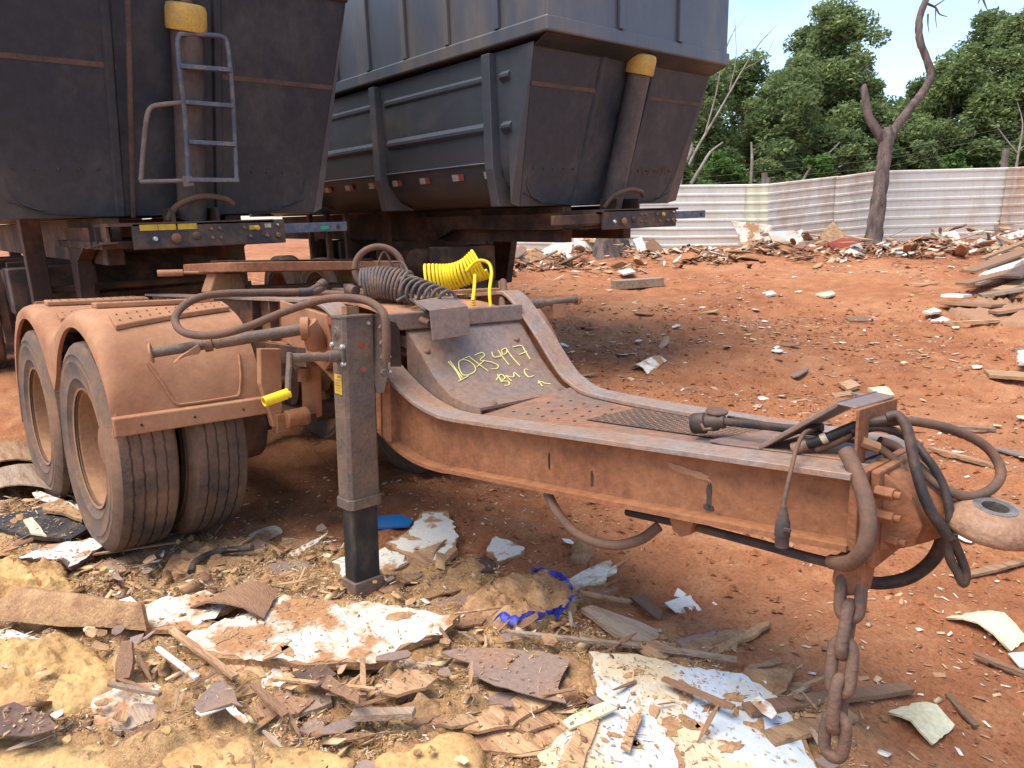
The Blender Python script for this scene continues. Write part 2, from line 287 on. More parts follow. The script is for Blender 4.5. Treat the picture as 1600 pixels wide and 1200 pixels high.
# ------------------------------------------------------------------ mesh helpers
def V(*a): return Vector(a)
def crom(pts, n=8):
    pts = [Vector(p) for p in pts]; P = [pts[0] * 2 - pts[1]] + pts + [pts[-1] * 2 - pts[-2]]; out = []
    for i in range(1, len(P) - 2):
        a, b, c, d = P[i - 1:i + 3]
        for k in range(n):
            t = k / n; out.append(0.5 * ((2 * b) + (c - a) * t + (2 * a - 5 * b + 4 * c - d) * t * t + (3 * b - a - 3 * c + d) * t ** 3))
    out.append(pts[-1]); return out
class MB:
    def __init__(s): s.v = []; s.f = []
    def add(s, vs, fs):
        o = len(s.v); s.v += [tuple(p) for p in vs]; s.f += [tuple(i + o for i in f) for f in fs]; return s
    def box(s, lo, hi, rot=None, piv=None):
        x0, y0, z0 = lo; x1, y1, z1 = hi
        vs = [Vector(p) for p in ((x0, y0, z0), (x1, y0, z0), (x1, y1, z0), (x0, y1, z0), (x0, y0, z1), (x1, y0, z1), (x1, y1, z1), (x0, y1, z1))]
        if rot is not None:
            c = Vector(piv) if piv is not None else sum(vs, Vector()) / 8; vs = [rot @ (p - c) + c for p in vs]
        return s.add(vs, [(0, 3, 2, 1), (4, 5, 6, 7), (0, 1, 5, 4), (1, 2, 6, 5), (2, 3, 7, 6), (3, 0, 4, 7)])
    def prism(s, poly, off):
        poly = [Vector(p) for p in poly]; off = Vector(off); n = len(poly)
        return s.add(poly + [p + off for p in poly], [tuple(range(n - 1, -1, -1)), tuple(range(n, 2 * n))] + [(i, (i + 1) % n, (i + 1) % n + n, i + n) for i in range(n)])
    def bar(s, a, b, w, h, up=(0, 0, 1)):
        a = Vector(a); b = Vector(b); d = (b - a).normalized(); r = d.cross(Vector(up)).normalized() * w / 2; u = r.cross(d).normalized() * h / 2
        return s.prism([a - r - u, a + r - u, a + r + u, a - r + u], b - a)
    def tube(s, pts, r, n=8, cap=True, flat=None):
        pts = [Vector(p) for p in pts]; m = len(pts); rs = r if isinstance(r, (list, tuple)) else [r] * m
        t0 = (pts[1] - pts[0]).normalized(); up = Vector((0, 0, 1)) if abs(t0.z) < .9 else Vector((1, 0, 0)); u = t0.cross(up).normalized(); vs = []
        for i, p in enumerate(pts):
            t = (pts[min(i + 1, m - 1)] - pts[max(i - 1, 0)]).normalized(); u = (u - t * u.dot(t))
            u = u.normalized() if u.length > 1e-6 else t.orthogonal().normalized(); w_ = t.cross(u)
            for k in range(n):
                a = 2 * math.pi * k / n; vs.append(p + (u * math.cos(a) + w_ * math.sin(a)) * rs[i])
        fs = [(i * n + k, i * n + (k + 1) % n, (i + 1) * n + (k + 1) % n, (i + 1) * n + k) for i in range(m - 1) for k in range(n)]
        if cap: fs += [tuple(range(n - 1, -1, -1)), tuple((m - 1) * n + k for k in range(n))]
        return s.add(vs, fs)
    def cyl(s, a, b, r, n=16): return s.tube([a, b], r, n)
    def lathe(s, prof, o, ax, n=48, closed=False):
        o = Vector(o); ax = Vector(ax).normalized(); u = ax.orthogonal().normalized(); w_ = ax.cross(u); m = len(prof)
        vs = [o + ax * h + (u * math.cos(2 * math.pi * k / n) + w_ * math.sin(2 * math.pi * k / n)) * r for r, h in prof for k in range(n)]
        fs = [(i * n + k, i * n + (k + 1) % n, ((i + 1) % m) * n + (k + 1) % n, ((i + 1) % m) * n + k) for i in range(m if closed else m - 1) for k in range(n)]
        return s.add(vs, fs)
    def grid(s, rows):
        n = len(rows[0]); vs = [p for r in rows for p in r]
        return s.add(vs, [(i * n + k, i * n + k + 1, (i + 1) * n + k + 1, (i + 1) * n + k) for i in range(len(rows) - 1) for k in range(n - 1)])
    def strip(s, A, B, off):
        """thick ribbon between polylines A and B; off = thickness vector"""
        off = Vector(off); n = len(A); vs = [Vector(p) for p in A] + [Vector(p) for p in B]; vs = vs + [p + off for p in vs]; fs = []
        for i in range(n - 1):
            a, b, c, d = i, i + 1, n + i + 1, n + i; q = 2 * n
            fs += [(a, d, c, b), (a + q, b + q, c + q, d + q), (a, b, b + q, a + q), (d, d + q, c + q, c)]
        for i in (0, n - 1): fs.append((i, n + i, 3 * n + i, 2 * n + i))
        return s.add(vs, fs)
    def build(s, name, mat, parent=None, smooth=None, bevel=0, solid=0, matrix=None):
        me = bpy.data.meshes.new(name); me.from_pydata(s.v, [], s.f); me.validate()
        bm = bmesh.new(); bm.from_mesh(me); bmesh.ops.recalc_face_normals(bm, faces=bm.faces)
        if smooth is not None:
            an = math.radians(smooth)
            for f in bm.faces: f.smooth = True
            for e in bm.edges: e.smooth = (len(e.link_faces) == 2 and e.calc_face_angle(0) < an)
        bm.to_mesh(me); bm.free()
        me.materials.append(MATS[mat] if isinstance(mat, str) else mat)
        o = bpy.data.objects.new(name, me); sc.collection.objects.link(o)
        if parent is not None: o.parent = parent
        if matrix is not None: o.matrix_local = matrix
        if bevel:
            b = o.modifiers.new('bevel', 'BEVEL'); b.width = bevel; b.segments = 2; b.limit_method = 'ANGLE'; b.angle_limit = math.radians(35)
        if solid:
            d = o.modifiers.new('thickness', 'SOLIDIFY'); d.thickness = solid; d.offset = -1
        return o
def tag(o, label, cat, group=None, kind=None):
    if label: o['label'] = label
    if cat: o['category'] = cat
    if group: o['group'] = group
    if kind: o['kind'] = kind
    return o
def thing(name, label, cat, loc=(0, 0, 0), group=None, rot=None):
    o = bpy.data.objects.new(name, None); sc.collection.objects.link(o)
    m = Matrix.Translation(loc)
    if rot is not None: m = m @ rot.to_4x4()
    o.matrix_world = m; o.empty_display_size = .2
    return tag(o, label, cat, group)
def copy_tree(o, parent=None):
    c = o.copy(); sc.collection.objects.link(c); c.parent = parent
    for ch in [k for k in o.children]:
        d = copy_tree(ch, c)
    return c

# ------------------------------------------------------------------ ground
def make_ground():
    yaw = math.atan2(FD[1], FD[0]); th = []
    fine = np.radians(np.arange(-46, 46.01, .16)); coarse = np.radians(np.arange(52, 309, 6.0))
    th = np.concatenate([fine, coarse]) + yaw; r = np.exp(np.linspace(math.log(.45), math.log(420), 430))
    T, R = np.meshgrid(th, r, indexing='ij'); X = CAM[0] + R * np.cos(T); Y = CAM[1] + R * np.sin(T); Z = height(X, Y)
    n, m = X.shape; vs = np.stack([X, Y, Z], -1).reshape(-1, 3)
    c = np.array([[CAM[0], CAM[1], H(CAM[0], CAM[1])]]); vs = np.concatenate([vs, c]); ci = len(vs) - 1
    i = np.arange(n); j = (i + 1) % n; k = np.arange(m - 1)
    A = (i[:, None] * m + k).ravel(); B = (j[:, None] * m + k).ravel()
    fs = np.stack([A, A + 1, B + 1, B], 1).tolist() + [(ci, int(a * m), int(b * m)) for a, b in zip(i, j)]
    me = bpy.data.meshes.new('ground'); me.from_pydata(vs.tolist(), [], fs)
    at = me.attributes.new('mulch', 'FLOAT', 'POINT'); at.data.foreach_set('value', mulch(vs[:, 0], vs[:, 1]).astype(np.float32))
    me.polygons.foreach_set('use_smooth', [True] * len(me.polygons)); me.materials.append(MATS['soil'])
    o = bpy.data.objects.new('ground', me); sc.collection.objects.link(o); o['kind'] = 'structure'
make_ground()
# ------------------------------------------------------------------ dolly (all coordinates in the dolly's own frame)
RDm = Matrix([list(r) for r in RD])
dol = thing('converter_dolly', 'rust-brown two-axle trailer dolly with long drawbar and jack leg, in the foreground', 'trailer dolly', (0, 0, 0), rot=RDm)
TOP = [(-1.75, 1.27), (.55, 1.27), (.86, 1.262), (1.02, 1.205), (1.25, 1.08), (1.488, .937), (1.646, .867), (1.775, .838), (1.845, .832), (1.994, .836), (2.541, .863), (3.395, .907)]
BOT = [(-1.75, 1.03), (.40, 1.02), (.765, .977), (.90, .934), (1.0, .884), (1.415, .667), (1.567, .613), (1.694, .596), (1.831, .597), (1.945, .608), (2.795, .669), (3.395, .714)]
def ysm(prof, k=5):
    p = crom([V(x, 0, z) for x, z in prof], k); return [(q.x, q.z) for q in p]
TS = ysm(TOP); BS = ysm(BOT)
def interp(prof, x): return float(np.interp(x, [p[0] for p in prof], [p[1] for p in prof]))
# near side beam
mb = MB(); mb.strip([V(x, -.41, z) for x, z in TS], [V(x, -.29, z) for x, z in TS], (0, 0, -.016)); mb.build('top_flange', 'flange_steel', dol, 30, .003)
mb = MB(); mb.strip([V(x, -.41, z) for x, z in BS], [V(x, -.29, z) for x, z in BS], (0, 0, .016)); mb.build('bottom_flange', 'beam_steel', dol, 30, .003)
n = 60; tt = np.linspace(0, 1, n)
def resample(prof, n):
    P = np.array(prof); d = np.r_[0, np.cumsum(np.hypot(*np.diff(P, axis=0).T))]; t = np.linspace(0, d[-1], n)
    return list(zip(np.interp(t, d, P[:, 0]), np.interp(t, d, P[:, 1])))
ta, ba = resample(TS, n), resample(BS, n)
web = MB(); web.strip([V(x, -.356, z - .008) for x, z in ta], [V(x, -.356, z + .008) for x, z in ba], (0, .012, 0)); web = web.build('web', 'beam_steel', dol, 30)
for px, py, w_, h_, m_, sk_ in ((1075, 737, .075, .011, 'dust_smear', .12), (1108, 775, .0085, .036, 'jack_black', 0), (1107, 793, .017, .009, 'jack_black', 0), (858, 720, .004, .03, 'jack_black', 0), (925, 748, .005, .025, 'jack_black', 0)):   # rubbed dust and black scrapes on the web
    c = dY(px, py, -.3568); r6 = random.Random(px)
    pts = [c + V(math.copysign(abs(math.cos(a)) ** .6, math.cos(a)) * w_ * r6.uniform(.8, 1.15), 0, math.copysign(abs(math.sin(a)) ** .6, math.sin(a)) * h_ * r6.uniform(.75, 1.2) - math.cos(a) * w_ * sk_) for a in np.linspace(0, 2 * math.pi, 30)[:-1]]
    MB().prism(pts, (0, -.0012, 0)).build('scuff_mark', m_, web)
# far side beam, tapering in towards the coupling
FARX = [(1.15, 1.27, 0), (1.40, 1.29, 0), (1.511, 1.28, 0), (1.66, 1.146, 0), (1.841, .945, 0), (1.919, .893, .0), (1.994, .868, .012), (2.15, .862, .045), (2.55, .87, .13), (3.395, .907, .309)]
fa = crom([V(x, .25 - k, z) for x, z, k in FARX], 5); fb = [p + V(0, .12, 0) for p in fa]
mb = MB(); mb.strip(fa, fb, (0, 0, -.018)); mb.build('top_flange', 'flange_steel', dol, 30, .003)
mb = MB(); mb.strip([p + V(0, .05, -.018) for p in fa], [V(p.x, p.y + .05, max(.60, p.z - .22 - .25 * max(0, 1.7 - p.x))) for p in fa], (0, .012, 0)); mb.build('web', 'beam_steel', dol, 30)
mb = MB(); lo = [V(p.x, p.y, max(.60, p.z - .22 - .25 * max(0, 1.7 - p.x))) for p in fa]; mb.strip(lo, [p + V(0, .12, 0) for p in lo], (0, 0, .014)); mb.build('bottom_flange', 'beam_steel', dol, 30)
mb = MB(); mb.box((-1.75, .27, 1.03), (1.2, .30, 1.268)); mb.build('frame_rail', 'chassis', dol)
# deck plate of the drawbar, the part nearest the coupling with raised tread
def fy(x): return float(np.interp(x, [p.x for p in fa], [p.y for p in fa]))
def nz(x): return interp(TS, x) - .006
def fz(x): return float(np.interp(x, [p.x for p in fa], [p.z for p in fa])) - .02
deck = MB(); rows = [[V(x, -.29 + (fy(x) + .29) * k / 8, nz(x) * (1 - k / 8) + fz(x) * k / 8) for k in range(9)] for x in np.linspace(1.925, 3.385, 30)]
deck.grid(rows); deck = deck.build('deck_plate', 'deck_steel', dol, 40, solid=.01)
def decku(x, k): return V(x, -.29 + (fy(x) + .29) * k, nz(x) * (1 - k) + fz(x) * k + .001)
sl_ = MB(); rr = random.Random(5)
for i in range(6):
    for k in range(4):
        if i > 4 and k < 1: continue
        x = 2.0 + i * .085 + (.042 if k % 2 else 0); q = .22 + k * .19; c = decku(x, q)
        pts = [c + V(math.cos(a) * .005, math.sin(a) * .0105, .0015) for a in np.linspace(0, 2 * math.pi, 11)[:-1]]
        MB().add(pts, [tuple(range(10))]).build('drain_slot', 'mat_black', deck)
pass
tp = MB(); rows = [[decku(x, .30 + .68 * k / 6) + V(0, 0, .003) for k in range(7)] for x in np.linspace(2.36, 2.98, 14)]; tp.grid(rows); tread = tp.build('tread_plate', 'dark_steel', dol, 40)
st = MB()
for i in range(30):
    for k in range(16):
        c = decku(2.375 + i * .0205, .33 + k * .041) + V(0, 0, .0045); a = math.pi / 4 if (i + k) % 2 else -math.pi / 4
        d = V(math.cos(a), math.sin(a), 0) * .008; e = V(-math.sin(a), math.cos(a), 0) * .003
        st.add([c - d, c - e, c + d, c + e, c + V(0, 0, .003)], [(0, 1, 4), (1, 2, 4), (2, 3, 4), (3, 0, 4)])
o = st.build('tread_bars', 'bolt_steel', tread); o['kind'] = 'stuff'
pd = MB(); pts = [decku(2.95 + .0 * a, .02) for a in (0,)]; outl = [(2.93, .10), (2.98, .03), (3.36, .0), (3.36, .9), (2.98, .97)]
pd.prism([decku(x, k) + V(0, 0, .002) for x, k in outl], (0, 0, .008)); pd.build('doubler_plate', 'deck_steel', dol, None, .003)
# chalked plate on the gooseneck
plA = crom([V(1.440, -.285, 1.145), V(1.53, -.285, 1.055), V(1.64, -.285, .945), V(1.74, -.285, .885), V(1.84, -.285, .862), V(1.925, -.285, .856)], 5)
plB = crom([V(1.600, .245, 1.16), V(1.665, .245, 1.08), V(1.745, .245, .985), V(1.82, .245, .915), V(1.87, .245, .876), V(1.925, .245, .856)], 5)
mb = MB(); mb.grid([[a.lerp(b, k / 8) for k in range(9)] for a, b in zip(plA, plB)]); plate = mb.build('gooseneck_plate', 'plate_steel', dol, 40, solid=.012)
mb = MB(); mb.strip([p + V(0, -.001, -.004) for p in plA], [V(p.x, p.y - .001, min(p.z - .01, interp(TS, p.x) - .02)) for p in plA], (0, .008, 0)); mb.build('cheek_plate', 'plate_steel', dol, 40)
fzz = lambda x: float(np.interp(x, [p.x for p in fa], [p.z for p in fa])); mb = MB(); mb.strip([p + V(0, .004, -.004) for p in plB], [V(p.x, p.y + .004, min(p.z - .012, fzz(p.x) - .02)) for p in plB], (0, .006, 0)); mb.build('cheek_plate', 'plate_steel', dol, 40)
bo = MB()
for px, py in ((663, 550), (807, 529), (772, 632), (876, 610)):
    pass
PN = ((plB[10] - plA[10]).cross(plA[20] - plA[4])).normalized(); PN = PN if PN.z > 0 else -PN
def plate_pt(px, py):
    best = None   # nearest hit among the facets of the plate
    d = Vector(_ray(MD, px, py)); c = Vector(CD)
    from mathutils.geometry import intersect_ray_tri as irt
    for i in range(len(plA) - 1):
        for tri in ((plA[i], plB[i], plB[i + 1]), (plA[i], plB[i + 1], plA[i + 1])):
            h = irt(tri[0], tri[1], tri[2], d, c, True)
            if h is not None: return h + PN * .0035
    return c + d * ((plA[12] - c).dot(PN) / d.dot(PN)) + PN * .0035
STROKES = [  # traced handwriting: 1073497 / BMC / R
 [(700, 566), (712, 580), (720, 594)], [(703, 565), (722, 591)], [(716, 597), (732, 588)],
 [(717, 576), (722, 586), (730, 587), (741, 582), (742, 574), (734, 566), (724, 563), (717, 566), (717, 576)],
 [(719, 564), (732, 558), (735, 560), (748, 570), (763, 581)], [(745, 574), (757, 564)],
 [(741, 556), (752, 552), (757, 556), (750, 563), (758, 565), (768, 567), (778, 572), (776, 577), (768, 577)],
 [(768, 551), (772, 559), (784, 557)], [(778, 548), (786, 560), (795, 571)],
 [(783, 548), (790, 545), (792, 551), (786, 555), (783, 548)], [(792, 548), (800, 559), (812, 572)],
 [(801, 543), (814, 541), (820, 549), (828, 562)], [(811, 555), (823, 550)],
 [(777, 586), (784, 598)], [(775, 595), (782, 586), (789, 591), (784, 596), (794, 597), (795, 602), (788, 603)],
 [(790, 588), (799, 596)], [(790, 588), (802, 590), (803, 583), (812, 590)], [(825, 579), (820, 578), (820, 584), (826, 590), (834, 588)],
 [(841, 596), (847, 604)], [(840, 600), (845, 597), (851, 600), (860, 601)]]
for s_ in STROKES:
    pts = [plate_pt(*p) for p in s_]; pts = crom(pts, 5) if len(pts) > 2 else pts
    MB().tube(pts, .0024, 5).build('chalk_stroke', 'chalk', plate)
for px, py in ((807, 530), (772, 631), (876, 609), (667, 549)):
    c = plate_pt(px, py); mb = MB(); mb.lathe([(0, .006), (.010, .006), (.013, .003), (.014, -.002)], c, PN, 12); mb.build('bolt_head', 'bolt_steel', plate, 40)
# cross channel above the plate
mb = MB(); a0, b0 = V(1.415, -.36, 1.15), V(1.60, .262, 1.165)
for a, b, w_, h_ in ((a0, b0, .045, .075),): mb.bar(a + V(0, 0, .03), b + V(0, 0, .03), w_, h_)
mb.build('cross_channel', 'plate_steel', dol, None, .006)
# top deck of the frame: dusty curved sheet
topA = [V(-.35, -.29, 1.262), V(.55, -.29, 1.262), V(.95, -.29, 1.255), V(1.15, -.29, 1.235), V(1.30, -.29, 1.20), V(1.38, -.29, 1.165)]
topB = [V(-.35, .27, 1.262), V(.65, .27, 1.262), V(1.10, .27, 1.258), V(1.33, .27, 1.24), V(1.46, .27, 1.21), V(1.55, .27, 1.175)]
mb = MB(); A_, B_ = crom(topA, 5), crom(topB, 5); mb.grid([[a.lerp(b, k / 6) for k in range(7)] for a, b in zip(A_, B_)]); mb.build('frame_deck', 'fender_plastic', dol, 40, solid=.01)
# side panel of the frame beside the jack (curved brace) and ribs
for x in (.12, .34): 
    mb = MB(); mb.box((x, -.405, 1.03), (x + .012, -.30, 1.262)); mb.build('frame_rib', 'chassis', dol)
mb = MB(); mb.prism([(.50, -.415, 1.262), (.98, -.415, 1.20), (1.02, -.415, 1.0), (.93, -.415, .93), (.80, -.415, .99), (.60, -.415, 1.03), (.5, -.415, 1.05)], (0, .05, 0)); mb.build('side_brace', 'fender_plastic', dol, None, .004)
# hose cover box on the gooseneck
mb = MB()
tl = [dD(647, 470, 3.05), dD(708, 460, 3.22), dD(731, 478, 3.08), dD(672, 485, 2.93)]
fl = [tl[3], tl[2], tl[2] + V(.012, 0, -.125), tl[3] + V(.012, 0, -.125)]
mb.prism(tl, (0, 0, -.006)); mb.prism(fl, (-.007, 0, 0))
mb.prism([tl[1], tl[2], tl[2] + V(0, 0, -.115), tl[1] + V(0, 0, -.09)], (0, -.006, 0)); mb.build('hose_cover', 'plate_steel', dol, None, .002)
mb = MB(); mb.cyl(dD(658, 500, 3.05), dD(672, 505, 3.02), .016, 12); mb.build('hose_fitting', 'hose_dusty', dol, 40)

# ---- coiled air lines
def coil(name, path, R, turns, r, mat):
    pts = crom(path, 20); m = int(turns * 14); out = []
    for i in range(m):
        t = i / (m - 1) * (len(pts) - 1.001); k = int(t); c = pts[k].lerp(pts[k + 1], t - k); tg = (pts[min(k + 2, len(pts) - 1)] - pts[max(k - 1, 0)]).normalized()
        u = tg.cross(V(0, 0, 1)).normalized(); w_ = u.cross(tg); a = 2 * math.pi * i / 14; Rr = R(i / m) if callable(R) else R
        out.append(c + (u * math.cos(a) + w_ * math.sin(a)) * Rr)
    return MB().tube(out, r, 7)
g = coil('x', [dD(568, 446, 3.42), dD(600, 443, 3.42), dD(640, 450, 3.4)], .076, 13, .0088, 0)
g.tube(coil('x', [dD(636, 452, 3.38), dD(668, 459, 3.25), dD(706, 470, 3.12)], lambda t: .066 - .03 * t, 8, .0082, 0).v[0:0] or [dD(640, 466, 3.3), dD(655, 476, 3.2), dD(668, 480, 3.1)], .008, 7)
k = coil('x', [dD(636, 452, 3.38), dD(668, 459, 3.25), dD(706, 470, 3.12)], lambda t: .066 - .03 * t, 8, .0082, 0); g.add(k.v, k.f)
g.tube(crom([dD(620, 470, 3.32), dD(640, 462, 3.3), dD(655, 478, 3.18), dD(668, 486, 3.08)], 5), .0085, 7)
g.build('coiled_air_line', 'coil_grey', dol, 60)
yp = [dD(668, 440, 3.62), dD(700, 434, 3.62), dD(728, 425, 3.6), dD(752, 412, 3.6)]
y_ = coil('y', yp, lambda t: .074 + .014 * math.sin(t * 5 + 2), 17, .0078, 0)
y_.tube(crom([dD(728, 424, 3.52), dD(745, 408, 3.5), dD(762, 410, 3.5), dD(768, 425, 3.48), dD(765, 455, 3.42), dD(767, 484, 3.4)], 6), .0085, 7)
y_.tube(crom([dD(742, 430, 3.5), dD(741, 450, 3.42), dD(739, 470, 3.36)], 5), .0085, 7)
yl = y_.build('coiled_air_line', 'yellow_plastic', dol, 60); yl['label'] = 'yellow coiled air line heaped on the gooseneck'
mb = MB(); c0, c1 = dD(740, 458, 3.40), dD(738, 505, 3.28); pts = []
for i in range(90):
    c = c0.lerp(c1, i / 89); a = i * .9; pts.append(c + V(math.cos(a) * .011, math.sin(a) * .011, 0))
mb.tube(pts, .003, 5); mb.build('hose_spring', 'yellow_sticker', yl, 60)
# rubber hose ring with wire stays
mb = MB(); rc = dD(592, 420, 3.75); fwd = (Vector(CD) - rc).normalized(); fwd = (fwd + V(.2, -.25, .25)).normalized(); ru = fwd.cross(V(0, 0, 1)).normalized(); rv = ru.cross(fwd)
mb.tube([rc + (ru * math.cos(a) * .125 + rv * math.sin(a) * .118) for a in np.linspace(0, 2 * math.pi * .99, 48)], .017, 10); rg = mb.build('hose_ring', 'hose_dusty', dol, 60)
mb = MB(); mb.tube(crom([rc + ru * -.09 + rv * -.02, rc + ru * -.03 + rv * .09, rc + ru * .02 + rv * -.01, rc + ru * .06 + rv * -.02, rc + ru * .1 + rv * .02], 6), .006, 6); mb.build('wire_stay', 'dark_steel', rg, 60)
mb = MB(); mb.tube(crom([dD(612, 410, 3.7), dD(628, 410, 3.65), dD(638, 425, 3.6), dD(645, 438, 3.55)], 6), .006, 6); mb.build('wire_stay', 'dark_steel', rg, 60)
# long dusty hose over the fender to the jack bracket
mb = MB(); hp = crom([dD(505, 449, 3.55), dD(492, 455, 3.5), dD(470, 456, 3.48), dD(400, 457, 3.42), dD(345, 459, 3.36), dD(305, 467, 3.28), dD(278, 487, 3.2), dD(275, 507, 3.12), dD(292, 521, 3.06), dD(330, 524, 3.02), dD(380, 513, 3.0), dD(450, 485, 3.0), dD(510, 467, 2.98), dD(560, 467, 2.95), dD(588, 478, 2.9), dD(601, 495, 2.86), dD(604, 530, 2.86), dD(603, 565, 2.88)], 6)
mb.tube(hp, .0175, 10); ho = mb.build('brake_hose', 'hose_dusty', dol, 60)
mb = MB(); mb.tube(crom([dD(466, 457, 3.47), dD(484, 456, 3.49), dD(494, 451, 3.52), dD(505, 445, 3.56)], 4), .022, 12); mb.cyl(dD(499, 449, 3.54), dD(506, 443, 3.57), .028, 12); mb.build('hose_elbow', 'dark_steel', ho, 50)
mb = MB(); mb.tube(crom([dD(786, 440, 3.6), dD(787, 455, 3.5), dD(785, 475, 3.42), dD(789, 495, 3.36), dD(795, 503, 3.33)], 5), .018, 10); mb.build('brake_hose', 'hose_dusty', dol, 60)
mb = MB(); mb.cyl(dD(546, 452, 3.4), dD(556, 455, 3.36), .026, 12); mb.box(tuple(dD(546, 455, 3.42) - V(.02, .02, .035)), tuple(dD(546, 455, 3.42) + V(.02, .02, .035))); mb.build('air_coupling', 'dark_steel', dol, 40, .003)

# ---- wheels
RW, RM = .543, .303
def make_wheel(parent, x, y, out):
    """out = -1 / +1: the side the dish faces; y = middle of the tyre"""
    w_ = thing('wheel', None, None); w_.parent = parent; w_.matrix_local = Matrix.Translation((x, y, RW))
    W = .135; pr = [(RM - .012, -.112), (RM + .01, -.118), (RM + .03, -.122), (.355, -.137), (.36, -.141), (.366, -.138), (.42, -.147), (.445, -.150), (.45, -.1465), (.475, -.145), (.48, -.148), (.488, -.143), (.512, -.136), (.518, -.131), (.532, -.124)]
    g = []
    tread = []
    for k, c in enumerate((-.075, -.026, .026, .075)):
        tread += [(RW, c - .0048), (RW - .009, c - .0034), (RW - .009, c + .0034), (RW, c + .0048)]
    side2 = [(r, -h) for r, h in reversed(pr)]
    t = MB(); t.lathe([(RW - .006, -.118)] + tread + [(RW - .006, .118)], (0, 0, 0), (0, 1, 0), 120)
    # wandering grooves: nudge groove rings
    for i, p in enumerate(t.v):
        ang = math.atan2(p[2], p[0]); dy = .0028 * math.sin(ang * 44) if abs(p[1]) < .1 else 0; t.v[i] = (p[0], p[1] + dy, p[2])
    ty = t.build('tyre', 'tread_rubber', w_, 28)
    s2 = MB(); s2.lathe(pr + [(RW - .006, -.118)], (0, 0, 0), (0, 1, 0), 96); s2.lathe([(RW - .006, .118)] + side2, (0, 0, 0), (0, 1, 0), 96)
    s2.build('sidewall', 'side_rubber', ty, 40)
    r = MB(); s_ = out
    r.lathe([(RM - .005, .122 * s_), (RM + .008, .126 * s_), (RM + .004, .112 * s_), (RM - .018, .100 * s_), (RM - .028, .06 * s_), (RM - .040, .02 * s_), (RM - .05, -.02 * s_), (RM - .08, -.035 * s_), (.17, -.035 * s_), (.15, -.02 * s_), (.14, .02 * s_), (.115, .03 * s_), (.1, .06 * s_), (0, .065 * s_)], (0, 0, 0), (0, 1, 0), 64)
    r.lathe([(RM - .03, -.05 * s_), (RM - .02, -.1 * s_), (RM + .006, -.122 * s_)], (0, 0, 0), (0, 1, 0), 48)
    rim = r.build('rim', 'rim_paint', w_, 35)
    for k in range(10):
        a = 2 * math.pi * k / 10; c = V(math.cos(a) * .168, -.034 * s_, math.sin(a) * .168); mb = MB(); mb.cyl(c, c + V(0, .028 * s_, 0), .016, 6)
        mb.build('wheel_nut', 'bolt_steel', rim)
    return w_
AX = (0.0, -1.2065)
wh = make_wheel(dol, AX[0], -1.125, -1)
first = True
for ax in AX:
    for y, o in ((-1.125, -1), (-1.125 + .34, 1), (1.125, 1), (1.125 - .34, -1)):
        if first: first = False; continue
        c = copy_tree(wh, dol); m = Matrix.Translation((ax, y, RW)); c.matrix_local = m if o == -1 else m @ Matrix.Rotation(math.pi, 4, 'Z')
for ax in AX:
    mb = MB(); mb.cyl((ax, -.65, RW), (ax, .65, RW), .065, 16); mb.build('axle', 'chassis', dol, 40)
    for y in (-.5, .5): mb = MB(); mb.lathe([(.2, -.1), (.21, 0), (.2, .1)], (ax, y, RW), (0, 1, 0), 32); mb.lathe([(.0, -.1), (.2, -.1)], (ax, y, RW), (0, 1, 0), 32); mb.build('brake_drum', 'chassis', dol, 40)

